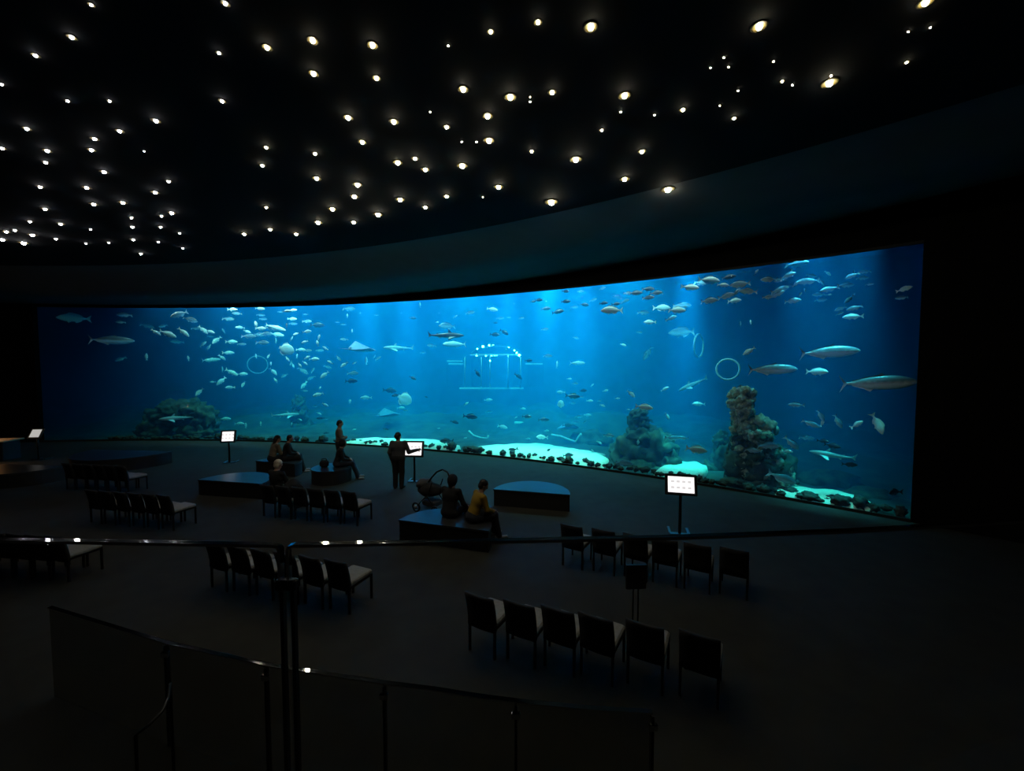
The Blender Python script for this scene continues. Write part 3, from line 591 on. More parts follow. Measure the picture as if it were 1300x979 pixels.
def star_mesh():
    mb = MB(); n = 14; v = []; f = []
    pr = [(1.0, 0), (1.0, -.06), (.86, -.10), (.62, -.04), (.36, -.02)]  # gold dish ring stands in for the yellow glow around each lens
    for r, z in pr:
        for i in range(n): a = 2 * PI * i / n; v.append((r * math.cos(a), r * math.sin(a), z))
    for j in range(len(pr) - 1):
        for i in range(n): f.append((j * n + i, j * n + (i + 1) % n, (j + 1) * n + (i + 1) % n, (j + 1) * n + i))
    mb.add(v, f, True); tr = mb.mesh('trim_ring', M['trim_gold'])
    vv, ff = ICO[2]; L = []
    for m in ('lens_warm', 'lens_cool'):
        mb = MB(); mb.add([(p.x * .36, p.y * .36, p.z * .36 - .1) for p in vv], ff, True); L.append(mb.mesh('lens', M[m]))
    return tr, L
tr_me, lens_me = star_mesh()
for rec in STARS.replace('\n', '|').split('|'):
    px, py, sz = map(float, rec.split()); p = on_z(px, py, 7.2); s = (p.y * math.cos(PITCH) - (p.z - CAM_H) * math.sin(PITCH)) / F_PX
    rad = max(.018, sz * s * .85); warm = px > 300
    e = empty('ceiling_light', p); e.scale = (rad,) * 3
    link('trim_ring', tr_me, None, e); link('lens', lens_me[0 if warm else 1], None, e)
    z = 'by the counter end' if px < 260 else 'over the rows of chairs' if px < 700 else 'near the dark side wall'
    sl = 'pinpoint' if sz < 2.5 else 'small' if sz < 5.5 else 'medium' if sz < 8.5 else 'large'
    lab = '%s %s round light in the black ceiling %s' % (sl, 'warm' if warm else 'cool white', z)
    tag(e, lab, 'ceiling light', '%s %s ceiling lights %s' % (sl, 'warm' if warm else 'cool', z))

# ---------------------------------------------------------------- benches
def half_disc(W, H=.43, full=False):
    n = 28; poly = [(W / 2 * math.cos(a), W / 2 * math.sin(a)) for a in (thr(0, PI, n) if not full else thr(0, 2 * PI, 2 * n)[:-1])]
    return poly, H
def bench(p, W, rz, lab, full=False, H=.43, name='bench'):
    root = empty(name, p, rz); tag(root, lab, 'bench'); poly, H = half_disc(W, H, full)
    mb = MB(); mb.prism(poly, 0, H - .04); fix = mb.build('body', M['bench_side'], root)
    mb = MB(); mb.prism([(x * 1.012, y * 1.012 - (0 if full else .012)) for x, y in poly], H - .04, H); mb.build('top', M['bench'], root); return root
def bench_px(x0, y0, x1, y1, lab, flip=False, H=.43):
    a, b = on_z(x0, y0, H), on_z(x1, y1, H); d = b - a; c = (a + b) / 2; c.z = 0
    return bench(c, d.length, math.atan2(d.y, d.x) + (PI if flip else 0), lab, H=H)
bn_half = bench_px(627, 621, 723, 628, 'empty half-round black bench with its flat side to the chairs, nearest the window')
bn_stroller = bench_px(507, 660, 620, 674, 'half-round black bench with two people and a stroller at it')
bench_px(252, 609, 332, 614, 'empty half-round black bench beside the person with grey hair')
bench_px(118, 571, 218, 573, 'black bench with rounded front near the reef arch, beside empty chairs', True)
bench_px(5, 589, 82, 592, 'black bench with rounded front by the wall sign and counter', True)
cp = on_z(421, 593, .43); cp.z = 0
bn_round = bench(cp, 1.15, 0, 'round black drum bench with a seated person', True, name='drum_bench')
bn_couple = bench_px(325, 585, 374, 589, 'small half-round black bench under the seated couple')

# ---------------------------------------------------------------- chairs
def make_chair():
    root = empty('chair'); W = .40
    mb = MB(); mb.box((0, .24, .42), (W, .46, .07), bev=.02); mb.build('seat', M['seat_fabric'], root)
    mb = MB(); v = []; f = []
    prof = [(.34, .0), (.45, .0), (.58, -.02), (.70, -.05), (.79, -.08)]
    for z, y in prof:
        for x, k in ((-W / 2, 0), (-W / 4, -.012), (0, -.016), (W / 4, -.012), (W / 2, 0)): v.append((x, y + k - .02, z)); 
    nv = len(v)
    v += [(x, y + .045, z) for x, y, z in v[:nv]]
    for i in range(len(prof) - 1):
        for j in range(4): a = i * 5 + j; f.append((a, a + 1, a + 6, a + 5)); f.append((nv + a, nv + a + 5, nv + a + 6, nv + a + 1))
    for i in range(len(prof) - 1):
        for j in (0, 4): a = i * 5 + j; f.append((a, a + 5, nv + a + 5, nv + a) if j == 0 else (a, nv + a, nv + a + 5, a + 5))
    for i in (0, len(prof) - 1):
        for j in range(4): a = i * 5 + j; f.append((a, nv + a, nv + a + 1, a + 1))
    mb.add(v, f, True); link('backrest', fix_normals(mb.mesh('backrest', M['chair_black'])), None, root)  # shade on the rear of the back put into its black colour
    for x in (-1, 1):
        for y in (.0, .45):
            mb = MB(); mb.box((x * (W / 2 - .015), y, .195), (.028, .028, .39)); mb.build('leg', M['dark_metal'], root)
        mb = MB(); mb.box((x * (W / 2 - .015), .225, .375), (.026, .45, .03)); mb.build('side_rail', M['dark_metal'], root)
    return root
chair0 = make_chair(); used = [False]
def put_chair(p, rz, lab, group):
    o = chair0 if not used[0] else copy_tree(chair0); used[0] = True
    o.location = p; o.rotation_euler = (0, 0, rz); tag(o, lab, 'chair', group); return o
ORD = ('end', 'second', 'third', 'fourth', 'fifth', 'sixth')
def chair_row(pts, row, frm, turn=0.0, n=None, labs=None):
    """pts: pixels of the rear-left foot of the chairs (first and last, or all)"""
    P_ = [on_z(x, y) for x, y in pts]
    if n: P_ = [P_[0] + (P_[-1] - P_[0]) * i / (n - 1) for i in range(n)]
    d = P_[-1] - P_[0]; rz = math.atan2(d.y, d.x) + R_(turn); u = Vector((math.cos(rz), math.sin(rz), 0)); out = []
    for i, p in enumerate(P_):
        k = len(P_) - 1 - i
        lab = '%s low black chair %s in the row %s' % (ORD[k], ('at ' if k == 0 else 'from ') + frm, row)
        out.append(put_chair(p + u * .195, rz + R_(frng.uniform(-2, 2)), (labs or {}).get(i, lab), 'low chairs in the row ' + row))
    return out
rowA = chair_row([(596, 824), (644, 835), (691, 844), (737, 855), (796, 866), (862, 882)], 'behind the sign stand', 'the side wall', -13)
rowB = chair_row([(714, 717), (753, 724), (792, 731), (828, 738), (868, 746), (913, 753)], 'facing the wide touch screen', 'the side wall', -10)
rowC = chair_row([(269, 745), (419, 772)], 'behind the balustrade gap', 'the open floor', -8, n=6)
rowD = chair_row([(335, 655), (437, 665)], 'with the grey-haired person', 'the stroller bench', -8, n=6,
                 labs={0: 'low black chair with the grey-haired person sitting on it', 1: 'low black chair next to the grey-haired person, holding a dark coat'})
rowE = chair_row([(116, 663), (206, 671)], 'before the half-round bench', 'that bench', -8, n=6)
rowF = chair_row([(85, 621), (152, 625)], 'between round-fronted benches', 'the reef arch', -8, n=6)
rowG = chair_row([(-48, 727), (68, 735)], 'by the counter end', 'the balustrade gap', -8, n=6)

# ---------------------------------------------------------------- screens on stands
def kiosk(px, py, rz, lab, W=.64, Hs=.44, top=1.30, scr='screen', tilt=16):
    p = on_z(px, py); root = empty('screen_kiosk', p, rz); tag(root, lab, 'screen')
    mb = MB(); mb.box((0, .02, .012), (.40, .10, .024)); mb.box((-.19, .20, .012), (.05, .36, .024)); mb.box((.19, .20, .012), (.05, .36, .024)); mb.build('base_frame', M['steel'], root)
    h = top - Hs * .5
    mb = MB(); mb.tube([(0, .03, .02), (0, .03, h - .02)], .032, 10); mb.build('pole', M['dark_metal'], root)
    T = Matrix.Rotation(-R_(tilt), 3, 'X')           # leans back, looks at the hall
    mb = MB(); mb.box((0, 0, h), (W, .06, Hs), M=T, bev=.012); hs = mb.build('housing', M['plastic_black'], root)
    mb = MB(); w2, h2 = W / 2 - .06, Hs / 2 - .055; mb.add([(-w2, -h2, 0), (w2, -h2, 0), (w2, h2, 0), (-w2, h2, 0)], [(0, 1, 2, 3)])
    s = mb.build('screen', M[scr], hs); s.rotation_euler = (R_(90 - tilt), 0, 0); s.location = T @ Vector((0, -.032, 0)) + Vector((0, 0, h)); s['label'] = 'glowing white screen with small picture tiles'
    mb = MB(); mb.box((0, .06, h), (.12, .07, .12), M=T); mb.build('bracket', M['dark_metal'], root)
    return root
k_mid = kiosk(526, 612, R_(-4), 'tilted touch screen on a pole being tapped by a standing woman', .62, .50, 1.28)
k_right = kiosk(863, 679, R_(-14), 'wide glowing touch screen on a pole in front of the stump reef')
k_left = kiosk(291, 588, R_(14), 'tilted touch screen on a pole by the reef arch', .50, .46, 1.22)
k_far = kiosk(48, 584, R_(6), 'dim tilted info screen on a pole at the dark far end of the window', .45, .42, 1.22, 'screen_dim', 30)
# small sign stand seen from behind
p = on_z(806, 826); root = empty('sign_stand', p, R_(4)); tag(root, 'small black sign stand on two thin legs among the chairs', 'sign stand')
mb = MB(); mb.box((0, 0, .95), (.26, .03, .30), bev=.008); mb.build('board', M['plastic_black'], root)
mb = MB(); mb.box((0, -.005, 1.108), (.27, .04, .010)); mb.build('top_rim', M['dark_metal'], root)
for x in (-.03, .035): mb = MB(); mb.tube([(x, .01, .0), (x, .01, .82)], .010, 8); mb.build('leg', M['dark_metal'], root)
mb = MB(); mb.box((0, .01, .008), (.24, .2, .016)); mb.build('base_plate', M['dark_metal'], root)

# ---------------------------------------------------------------- glass balustrades
def flat_bar(mb, path, w, h):
    v = []; f = []; e = path[-1] - path[0]; last = Vector((e.y, -e.x, 0))
    for i, p in enumerate(path):
        t = (path[min(i + 1, len(path) - 1)] - path[max(i - 1, 0)]).normalized(); a = Vector((t.y, -t.x, 0)) if abs(t.z) < .95 else None
        if a is None or a.length < .2: a = last
        a = a.normalized(); last = a; b = t.cross(a) * -1; b.normalize()
        v += [p - a * w / 2 - b * h / 2, p + a * w / 2 - b * h / 2, p + a * w / 2 + b * h / 2, p - a * w / 2 + b * h / 2]
    n = len(path)
    for i in range(n - 1):
        for j in range(4): k = (j + 1) % 4; f.append((i * 4 + j, i * 4 + k, i * 4 + 4 + k, i * 4 + 4 + j))
    f += [(3, 2, 1, 0), tuple((n - 1) * 4 + j for j in range(4))]
    mb.add(v, f); return mb
def balustrade(pts, z, lab, gap_end, drop=.10, pane_low=2.03):
    q = [on_z(x, y, z) for x, y in pts]; root = empty('glass_balustrade', (q[0].x, q[0].y, z - 1.1)); tag(root, lab, 'balustrade'); o = Vector(root.location)
    path = list(q)
    e = q[-1] if gap_end == 1 else q[0]; nb = q[-2] if gap_end == 1 else q[1]; d = (e - nb).normalized()
    bend = [e - d * .016, e - d * .005 + Vector((0, 0, -.003)), e + Vector((0, 0, -.010)), e + Vector((0, 0, -.03)), e + Vector((0, 0, -drop))]
    path = (path[:-1] + bend) if gap_end == 1 else (bend[::-1] + path[1:])
    mb = flat_bar(MB(), [p - o for p in path], .020, .008); link('top_rail', fix_normals(mb.mesh('top_rail', M['steel_dark'])), None, root)
    mb = MB(); v = []; f = []
    for p in q: v += [p - o + Vector((0, -.005, -.01)), p - o + Vector((0, .005, -.01)), Vector((p.x - o.x, p.y - o.y + .005, pane_low - o.z)), Vector((p.x - o.x, p.y - o.y - .005, pane_low - o.z))]
    for i in range(len(q) - 1):
        for j in range(4): k = (j + 1) % 4; f.append((i * 4 + j, i * 4 + k, (i + 1) * 4 + k, (i + 1) * 4 + j))
    f += [(3, 2, 1, 0), tuple((len(q) - 1) * 4 + j for j in range(4))]
    mb.add(v, f); link('glass_pane', fix_normals(mb.mesh('glass_pane', M['rail_glass'])), None, root)
    return root
M['steel_dark'] = mat('steel_dark', (.50, .50, .52), .04, 1.0)
balustrade([(-600, 672), (-160, 683), (0, 686), (180, 689), (356, 692)], 3.1, 'curved glass balustrade panel ending at the post, by the cut-off chair row', 1)
balustrade([(366, 692), (540, 689), (720, 685), (865, 682), (1080, 674), (1320, 660), (1900, 626)], 3.1, 'long curved glass balustrade panel running past the screen kiosk', 0)
q = on_z(361, 692, 3.1); root = empty('balustrade_post', (q.x, q.y, 2.0)); tag(root, 'dark double-bar post in the gap between the two glass balustrade panels', 'post')
for x in (-.015, .016): mb = MB(); mb.box((x, .012, .485), (.010, .016, .97)); mb.build('upright', M['dark_metal'], root)
mb = MB(); mb.box((0, .005, .985), (.06, .024, .03), bev=.004); mb.build('clamp', M['dark_metal'], root)
# lower balustrade on the hall floor
pts = [(63, 771), (211, 816), (338, 844), (488, 867), (546, 874), (609, 884), (672, 892), (760, 900), (828, 904)]
q = [on_z(x, y, 1.0) for x, y in pts]; root = empty('floor_balustrade', (q[0].x, q[0].y, 0)); tag(root, 'low glass balustrade with clamped posts on the hall floor in front of the chairs', 'balustrade'); o = Vector(root.location)
mb = flat_bar(MB(), [p - o for p in q], .040, .012); link('top_rail', fix_normals(mb.mesh('top_rail', M['steel_dark'])), None, root)
for i, (x, y) in enumerate(((211, 816), (338, 844), (488, 867), (655, 890), (828, 904))):
    p = on_z(x, y, 1.0) - o; mb = MB(); mb.box((p.x, p.y, .49), (.02, .045, .98)); po = mb.build('post', M['dark_metal'], root)
    mb = MB(); mb.box((p.x, p.y - .02, .90), (.07, .03, .05), bev=.005); mb.build('clamp', M['steel_dark'], po)
pq = [on_z(x, y, 1.0) - o for x, y in ((63, 771), (211, 816), (338, 844), (488, 867), (655, 890), (828, 904))]
for a, b in zip(pq[:-1], pq[1:]):
    c = (a + b) / 2; d = b - a; mb = MB(); mb.box((c.x, c.y, .49), (d.length - .004, .01, .97), rz=math.atan2(d.y, d.x)); mb.build('glass_pane', M['smoked_glass'], root)
# bent handrail at the near end of the low balustrade
q = [on_z(x, y, z) for x, y, z in ((216, 868, .9), (214, 885, .88), (206, 903, .86), (192, 918, .84), (172, 934, .82))]; q = q + [Vector((q[-1].x, q[-1].y, 0))]; q = [Vector((q[0].x, q[0].y, 0))] + q
mb = MB(); mb.tube(q, .012, 8); tag(mb.build('bent_handrail', M['dark_metal'], None), 'short bent metal handrail standing by the low glass balustrade', 'handrail')

# ---------------------------------------------------------------- counter with a warm lamp at the far end
cpos = on_z(4, 585); root = empty('counter', (cpos.x - 1.2, cpos.y, 0), R_(10)); tag(root, 'wooden counter with a pale lit top at the dark far end of the hall', 'counter')
mb = MB(); mb.box((0, 0, .36), (2.6, .7, .72), bev=.02); mb.build('body', M['bench_side'], root)
mb = MB(); mb.box((0, 0, .745), (2.8, .8, .05), bev=.01); mb.build('top', M['counter'], root)
lp = Vector(root.location) + Matrix.Rotation(R_(10), 3, 'Z') @ Vector((.55, .0, .77)); lr = empty('table_lamp', lp); tag(lr, 'orange glowing table lamp on the counter', 'lamp')
mb = MB(); mb.tube([(0, 0, 0), (0, 0, .02), (0, 0, .021), (0, 0, .45)], .02, 10, True, [.12, .12, .02, .02]); mb.build('base', M['dark_metal'], lr)
mb = MB(); mb.tube([(0, 0, .45), (0, 0, .9), (0, 0, 1.35)], .2, 16, True, [.28, .24, .18]); mb.build('shade', M['lamp_shade'], lr)
pl = bpy.data.lights.new('counter_glow', 'POINT'); pl.energy = 14; pl.color = (1, .6, .3); pl.shadow_soft_size = .1; po = bpy.data.objects.new('counter_glow', pl); COL.objects.link(po); po.parent = lr; po.location = (.1, -.35, .4)

# ---------------------------------------------------------------- people (one continuous surface each, blended from tapered limbs)
def V3(*a): return np.array(a, float)
class Body:
    def __init__(s): s.pr = []
    def cap(s, a, b, ra, rb, m, k=.03): s.pr.append(('c', np.array(a, float), np.array(b, float), ra, rb, m, k)); return s
    def ell(s, c, r, m, k=.02, R=None): s.pr.append(('e', np.array(c, float), np.array(r, float), R, 0, m, k)); return s
    def mesh(s, name, mats, cell=.013):
        lo = np.full(3, 1e9); hi = -lo
        bb = []
        for q in s.pr:
            if q[0] == 'c': l = np.minimum(q[1] - q[3], q[2] - q[4]); h = np.maximum(q[1] + q[3], q[2] + q[4])
            else: e = q[2].max(); l = q[1] - e; h = q[1] + e
            bb.append((l, h)); lo = np.minimum(lo, l); hi = np.maximum(hi, h)
        lo -= .06; hi += .06; n = np.ceil((hi - lo) / cell).astype(int) + 1
        D = np.full(n, .2, np.float32); best = np.full(n, 9, np.float32); mi = np.zeros(n, np.int8)
        for q, (l, h) in zip(s.pr, bb):
            pad = .07; i0 = np.maximum(0, ((l - pad - lo) / cell).astype(int)); i1 = np.minimum(n, ((h + pad - lo) / cell).astype(int) + 2)
            sl = tuple(slice(a, b) for a, b in zip(i0, i1)); ax = [lo[k] + cell * np.arange(i0[k], i1[k]) for k in range(3)]
            X, Y, Z = np.meshgrid(*ax, indexing='ij')
            if q[0] == 'c':
                a, b = q[1], q[2]; ab = b - a; L = max(1e-9, ab @ ab); px, py, pz = X - a[0], Y - a[1], Z - a[2]
                t = np.clip((px * ab[0] + py * ab[1] + pz * ab[2]) / L, 0, 1); d = np.sqrt((px - t * ab[0]) ** 2 + (py - t * ab[1]) ** 2 + (pz - t * ab[2]) ** 2) - (q[3] + (q[4] - q[3]) * t)
            else:
                c, r = q[1], q[2]; px, py, pz = X - c[0], Y - c[1], Z - c[2]
                if q[3] is not None: Rm = q[3]; px, py, pz = (Rm[0, 0] * px + Rm[1, 0] * py + Rm[2, 0] * pz, Rm[0, 1] * px + Rm[1, 1] * py + Rm[2, 1] * pz, Rm[0, 2] * px + Rm[1, 2] * py + Rm[2, 2] * pz)
                k0 = np.sqrt((px / r[0]) ** 2 + (py / r[1]) ** 2 + (pz / r[2]) ** 2) + 1e-9; k1 = np.sqrt((px / r[0] ** 2) ** 2 + (py / r[1] ** 2) ** 2 + (pz / r[2] ** 2) ** 2) + 1e-9
                d = k0 * (k0 - 1) / k1
            d = d.astype(np.float32); k = q[6]; g = D[sl]; hh = np.maximum(k - np.abs(g - d), 0) / k; D[sl] = np.minimum(g, d) - hh * hh * k * .25
            bs = best[sl]; w = d < bs; bs[w] = d[w]; mi[sl][w] = q[5]
        # surface nets
        ins = D < 0; nx, ny, nz = n
        cnt = np.zeros((nx - 1, ny - 1, nz - 1), np.float32); acc = np.zeros((nx - 1, ny - 1, nz - 1, 3), np.float32)
        cor = [(i, j, k) for i in (0, 1) for j in (0, 1) for k in (0, 1)]
        S = lambda A, c: A[c[0]:nx - 1 + c[0], c[1]:ny - 1 + c[1], c[2]:nz - 1 + c[2]]
        for c in cor:
            for axk in range(3):
                if c[axk]: continue
                c2 = list(c); c2[axk] = 1; a, b = S(D, c), S(D, c2); x = (a < 0) != (b < 0); t = np.where(x, a / np.where(x, a - b, 1), 0); cnt += x
                for e in range(3): acc[..., e] += np.where(x, c[e] + (t if e == axk else 0), 0)
        act = cnt > 0; idx = -np.ones(act.shape, np.int64); idx[act] = np.arange(act.sum()); ijk = np.argwhere(act)
        V = lo + cell * (ijk + acc[act] / cnt[act][:, None]); F = []; FMt = []
        for axk in range(3):
            u, w_ = [(1, 2), (2, 0), (0, 1)][axk]
            a = ins; sl0 = [slice(1, -1)] * 3; sl0[axk] = slice(0, -1); sl1 = [slice(1, -1)] * 3; sl1[axk] = slice(1, None)
            A, B = ins[tuple(sl0)], ins[tuple(sl1)]; e = np.argwhere(A != B); 
            if len(e) == 0: continue
            off = np.ones(3, int); off[axk] = 0; g = e + off
            def ix(du, dw): h = g.copy(); h[:, u] += du; h[:, w_] += dw; return idx[h[:, 0], h[:, 1], h[:, 2]]
            Q = np.stack([ix(-1, -1), ix(0, -1), ix(0, 0), ix(-1, 0)], 1); flip = ~A[e[:, 0], e[:, 1], e[:, 2]]
            Q[flip] = Q[flip][:, ::-1]; F.append(Q); FMt.append(mi[g[:, 0], g[:, 1], g[:, 2]])
        F = np.concatenate(F); FMt = np.concatenate(FMt); ok = (F >= 0).all(1); F = F[ok]; FMt = FMt[ok]
        me = bpy.data.meshes.new(name); me.from_pydata(V.tolist(), [], F.tolist()); me.update()
        for m in mats: me.materials.append(m)
        me.polygons.foreach_set('material_index', FMt.astype(np.int32)); me.polygons.foreach_set('use_smooth', np.ones(len(FMt), bool)); me.update()
        return me
TOP, LEG, SKIN, HAIR, SHOE = 0, 1, 2, 3, 4
def hand(B, w, d, nrm, m=SKIN, curl=.5):
    """w wrist, d pointing direction, nrm palm normal"""
    d = d / np.linalg.norm(d); nrm = nrm - d * (nrm @ d); nrm /= np.linalg.norm(nrm); sd = np.cross(d, nrm)
    pc = w + d * .05
    B.cap(w, w + d * .085, .024, .030, m, .02).ell(pc + d * .01, (.028, .028, .028), m, .02)
    for i, (o, L) in enumerate(((-.030, .070), (-.010, .080), (.010, .075), (.030, .058))):
        a = w + d * .085 + sd * o; b = a + (d * math.cos(curl) + nrm * math.sin(curl)) * L * .55; c = b + (d * math.cos(curl * 2.2) + nrm * math.sin(curl * 2.2)) * L * .5
        B.cap(a, b, .0105, .0095, m, .006).cap(b, c, .0095, .008, m, .006)
    a = w + d * .035 - sd * .028; b = a + (d * .7 - sd * .7 + nrm * .2) * .045; B.cap(a, b, .013, .011, m, .01).cap(b, b + (d * .95 + nrm * .3) * .035, .011, .009, m, .006)
def head(B, c, f, up=V3(0, 0, 1), hair=True, long=0.0, bun=False):
    f = f / np.linalg.norm(f); up = up - f * (up @ f); up /= np.linalg.norm(up); r = np.cross(f, up); Rm = np.stack([r, f, up], 1)
    L = lambda x, y, z: c + r * x + f * y + up * z
    B.ell(L(0, 0, .02), (.074, .093, .098), SKIN, .02, Rm).ell(L(0, .018, -.065), (.052, .066, .058), SKIN, .03, Rm)
    B.cap(L(0, .095, .012), L(0, .112, -.022), .010, .015, SKIN, .012).ell(L(0, .088, -.065), (.024, .012, .009), SKIN, .008, Rm)
    for s in (-1, 1): B.ell(L(s * .075, -.005, -.008), (.010, .020, .030), SKIN, .008, Rm).ell(L(s * .032, .085, .018), (.014, .010, .010), HAIR, .004, Rm)
    if hair:
        B.ell(L(0, -.022, .042), (.084, .093, .088), HAIR, .015, Rm).ell(L(0, -.055, -.02), (.072, .055, .07), HAIR, .02, Rm)
    if long: B.cap(L(0, -.07, -.02), L(0, -.075, -long), .065, .045, HAIR, .03)
    if bun: B.ell(L(.0, -.115, .0), (.05, .045, .05), HAIR, .015, Rm)
def person(name, mats, J, lab, loc, rz, long=0.0, bun=False, curl=.5, hands=True, wide=1.0, hood=False, bulk=1.0):
    """J: joints in local space, facing +Y"""
    B = Body(); g = {k: np.array(v, float) for k, v in J.items()}
    pel, ch, nk, hd = g['pelvis'], g['chest'], g['neck'], g['head']; sh = g['shl'], g['shr']; ax = sh[1] - sh[0]; ax = ax / np.linalg.norm(ax); tn = ch - pel; tn /= np.linalg.norm(tn); fw = np.cross(tn, ax); fw = -fw if fw @ g['fwd'] < 0 else fw; fw /= np.linalg.norm(fw)
    Rt = np.stack([ax, fw, tn], 1)
    B.ell(pel, (.165 * wide, .115, .12), LEG, .05, Rt).ell(pel + (ch - pel) * .45, (.150 * wide, .105, .16), TOP, .06, Rt).ell(ch, (.178 * wide, .118, .17), TOP, .05, Rt)
    for s in sh: B.cap(ch + tn * .08, s, .075, .062, TOP, .04)
    B.cap(ch + tn * .12, nk, .07, .052, TOP if hood else SKIN, .03).cap(nk, hd + (nk - hd) * .35, .052, .05, SKIN, .03)
    head(B, hd, g['look'], long=long, bun=bun)
    if hood: B.ell(hd + V3(0, 0, .01) - g['look'] / np.linalg.norm(g['look']) * .035, (.105, .11, .125), TOP, .03)
    for sd in ('l', 'r'):
        s, e, w = g['sh' + sd], g['el' + sd], g['wr' + sd]; B.cap(s, e, .056 * bulk, .048 * bulk, TOP, .03).cap(e, w, .048 * bulk, .036 * bulk, TOP, .02)
        if hands: d = w - e; hand(B, w, g.get('hd' + sd, d / np.linalg.norm(d)), g.get('pn' + sd, V3(0, 0, -1.0)), curl=curl)
        h, k, a, t = g['hp' + sd], g['kn' + sd], g['an' + sd], g['to' + sd]; B.cap(h, k, .090 * bulk, .066 * bulk, LEG, .04).cap(k, a, .064 * bulk, .054 * bulk, LEG, .03)
        hl = a + (a - t) * .22; hl[2] = a[2] - .035; B.cap(hl + V3(0, 0, -.01), t, .038, .030, SHOE, .02).cap(a, hl, .042, .036, SHOE, .02)
    me = B.mesh(name, mats); o = link(name, me); o.location = loc; o.rotation_euler = (0, 0, rz); tag(o, lab, 'person'); return o
def standing(h=1.7, lean=0.0):
    k = h / 1.7
    J = dict(pelvis=(0, 0, .93), chest=(0, lean * .3, 1.27), neck=(0, lean * .5, 1.44), head=(0, lean * .6 + .02, 1.585), look=(0, 1, 0), fwd=(0, 1, 0), shl=(-.185, lean * .4, 1.39), shr=(.185, lean * .4, 1.39),
             ell=(-.235, -.02, 1.12), elr=(.235, -.02, 1.12), wrl=(-.24, .05, .88), wrr=(.24, .05, .88), hpl=(-.09, 0, .90), hpr=(.09, 0, .90), knl=(-.10, .03, .50), knr=(.10, .03, .50), anl=(-.10, 0, .085), anr=(.10, 0, .085), tol=(-.12, .17, .035), tor=(.12, .17, .035))
    return {q: (tuple(c * k for c in v) if q not in ('look', 'fwd') else v) for q, v in J.items()}
def seated(seat=.43, lean=.25, foot=.12, spread=.13):
    z = seat + .10; c = math.cos(lean); s = math.sin(lean); up = lambda h: (0, s * h, z + c * h)
    J = dict(pelvis=(0, 0, z), chest=up(.34), neck=up(.50), head=(0, s * .52 + .05, z + c * .50 + .145), look=(0, 1, -.25), fwd=(0, 1, 0), shl=(-.185, s * .45, z + c * .45), shr=(.185, s * .45, z + c * .45),
             ell=(-.24, s * .3 + .12, z + c * .18), elr=(.24, s * .3 + .12, z + c * .18), wrl=(-.10, .36, z + .12), wrr=(.10, .36, z + .12),
             hpl=(-.09, .03, z - .02), hpr=(.09, .03, z - .02), knl=(-spread, .45, z - .0), knr=(spread, .45, z - .0), anl=(-spread, .45 + foot, .085), anr=(spread, .45 + foot, .085), tol=(-spread - .02, .62 + foot, .035), tor=(spread + .02, .62 + foot, .035))
    return J
mm = lambda top, leg, hair, shoe='shoe': [M[top], M[leg], M['skin'], M[hair], M[shoe]]
# woman tapping the touch screen
J = standing(1.64); J['elr'] = (.29, .10, 1.06); J['wrr'] = (.45, .33, 1.08); J['pnr'] = (0, 1, -.3); J['shr'] = (.19, .05, 1.34); J['ell'] = (-.25, -.03, 1.07); J['look'] = (.25, 1, -.25); J['wrl'] = (-.23, .05, .84)
person('person', mm('cloth_grey', 'cloth_black', 'hair_dark', 'cloth_black'), J, 'standing person in a dark jacket tapping the touch screen', on_z(506, 620), R_(-8), bun=True, curl=.2, wide=1.22, bulk=1.25)
# man standing behind the drum bench, seen from the side
J = standing(1.74, .04); J['ell'] = (-.22, .08, 1.14); J['elr'] = (.22, .08, 1.14); J['wrl'] = (-.07, .20, 1.13); J['wrr'] = (.07, .20, 1.13); J['hdl'] = (.8, .5, .1); J['hdr'] = (-.8, .5, .1); J['look'] = (0, 1, -.35); J['pnl'] = (.8, .2, .2); J['pnr'] = (-.8, .2, .2)
person('person', mm('cloth_khaki', 'cloth_black', 'hair_dark', 'cloth_black'), J, 'standing person in a khaki jacket with hands together behind the drum bench', on_z(431, 598), R_(-70), wide=1.12, bulk=1.15)
# person seated on the drum bench
J = seated(.43, .30, .16); bp = Vector(bn_round.location)
person('person', mm('cloth_black', 'cloth_navy', 'hair_dark'), J, 'seated person in black on the drum bench with one shoe stretched out', bp + Vector((.14, .05, 0)), R_(-70), hood=True)
# couple on the small bench
bp = Vector(bn_couple.location)
person('person', mm('cloth_khaki', 'cloth_black', 'hair_dark'), seated(.43, .32, .05), 'seated person in a brownish jacket leaning against a partner on the small bench', bp + Vector((-.20, .14, 0)), R_(-42), long=.18, wide=1.15, bulk=1.15)
person('person', mm('cloth_black', 'cloth_black', 'hair_dark'), seated(.43, .28, .12), 'seated person in black beside the partner in a brownish jacket', bp + Vector((.16, .26, 0)), R_(-66), wide=1.1, bulk=1.1)
# person with grey hair on a chair
c = rowD[0]; cv = Vector(c.location); ch_rz = c.rotation_euler[2]
J = seated(.455, .06, .05, .12); person('person', mm('cloth_black', 'cloth_black', 'hair_grey', 'cloth_black'), J, 'seated person with grey hair and black coat on the end chair', cv + Matrix.Rotation(ch_rz, 3, 'Z') @ Vector((0, .19, 0)), ch_rz, wide=1.15)
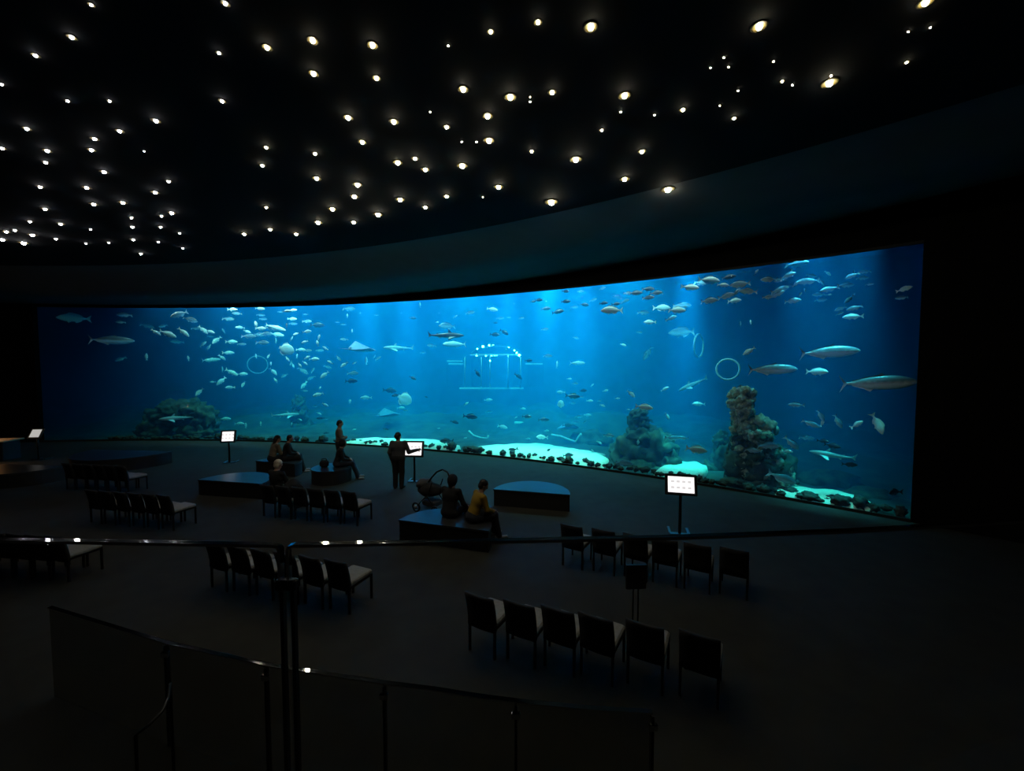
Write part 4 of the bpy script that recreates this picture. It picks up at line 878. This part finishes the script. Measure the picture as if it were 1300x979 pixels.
# two people on the bench with the stroller
bp = Vector(bn_stroller.location); br = bn_stroller.rotation_euler[2]; RZ = Matrix.Rotation(br, 3, 'Z')
J = seated(.43, .22, .08); J['wrl'] = (-.22, .38, .72); J['wrr'] = (.20, .34, .60)
person('person', mm('cloth_black', 'cloth_black', 'hair_dark'), J, 'seated person in a black hooded coat beside the stroller', bp + RZ @ Vector((-.07, .44, 0)), br + R_(-12), hood=True, long=.1, wide=1.15, bulk=1.1)
J = seated(.43, .42, .10); J['look'] = (.1, 1, -.6); J['wrl'] = (-.06, .42, .58); J['wrr'] = (.10, .44, .60)
person('person', mm('cloth_yellow', 'cloth_navy', 'hair_dark'), J, 'seated person in a mustard yellow jacket hunching forward on the bench', bp + RZ @ Vector((.48, .36, 0)), br + R_(-46), wide=1.15, bulk=1.15)

# stroller
sp = on_z(551, 650); root = empty('stroller', sp, R_(-30)); tag(root, 'black stroller with arched handle parked by the bench', 'stroller')
mb = MB(); mb.tube([(-.25, .0, .62), (-.05, -.02, .85), (.12, -.02, 1.02), (.30, -.02, 1.10), (.46, -.02, 1.05), (.52, -.02, .92)], .022, 8); mb.build('handle', M['plastic_black'], root)
mb = MB(); lump(mb, (-.12, 0, .55), (.34, .24, .17), 2, .12, 3, 1.2); mb.build('seat', M['cloth_black'], root)
mb = MB(); lump(mb, (-.32, 0, .66), (.17, .22, .13), 5, .15, 3, 1.2); mb.build('canopy', M['cloth_grey'], root)
for x in (-.38, .22):
    for y in (-.22, .22):
        mb = MB(); n = 20; v = []; f = []
        mb.tube([(x + .105 * math.cos(2 * PI * i / n), y, .125 + .105 * math.sin(2 * PI * i / n)) for i in range(n + 1)], .022, 6, False); wh = mb.build('wheel', M['plastic_black'], root)
        mb = MB(); mb.tube([(x, y - .02, .125), (x, y + .02, .125)], .05, 12); mb.build('hub', M['shoe'], wh)
for y in (-.2, .2):
    mb = MB(); mb.tube([(-.38, y, .14), (.0, y, .5), (.12, y, .8)], .014, 6); mb.tube([(.22, y, .14), (-.1, y, .5), (-.25, y, .62)], .014, 6); mb.build('frame_leg', M['dark_metal'], root)
mb = MB(); mb.box((-.05, 0, .24), (.40, .34, .14), bev=.03); mb.build('basket', M['cloth_grey'], root)
# bag on the drum bench and coat on the chair
p = Vector(bn_round.location) + Vector((-.22, -.02, .43)); root = empty('bag', p, R_(12)); tag(root, 'small black bag lying on the drum bench', 'bag')
mb = MB(); mb.box((0, 0, .11), (.26, .16, .22), bev=.05); mb.build('body', M['cloth_black'], root)
mb = MB(); mb.tube([(-.08, 0, .2), (-.06, 0, .27), (.06, 0, .27), (.08, 0, .2)], .012, 6); mb.build('handle', M['plastic_black'], root)
c = rowD[1]; mb = MB(); lump(mb, (0, 0, .20), (.24, .20, .21), 8, .25, 3, 1.6); o = mb.build('coat', M['cloth_black'], None); o.location = Vector(c.location) + Matrix.Rotation(c.rotation_euler[2], 3, 'Z') @ Vector((0, .23, .44)); tag(o, 'black coat heaped on the chair beside the person with grey hair', 'coat')
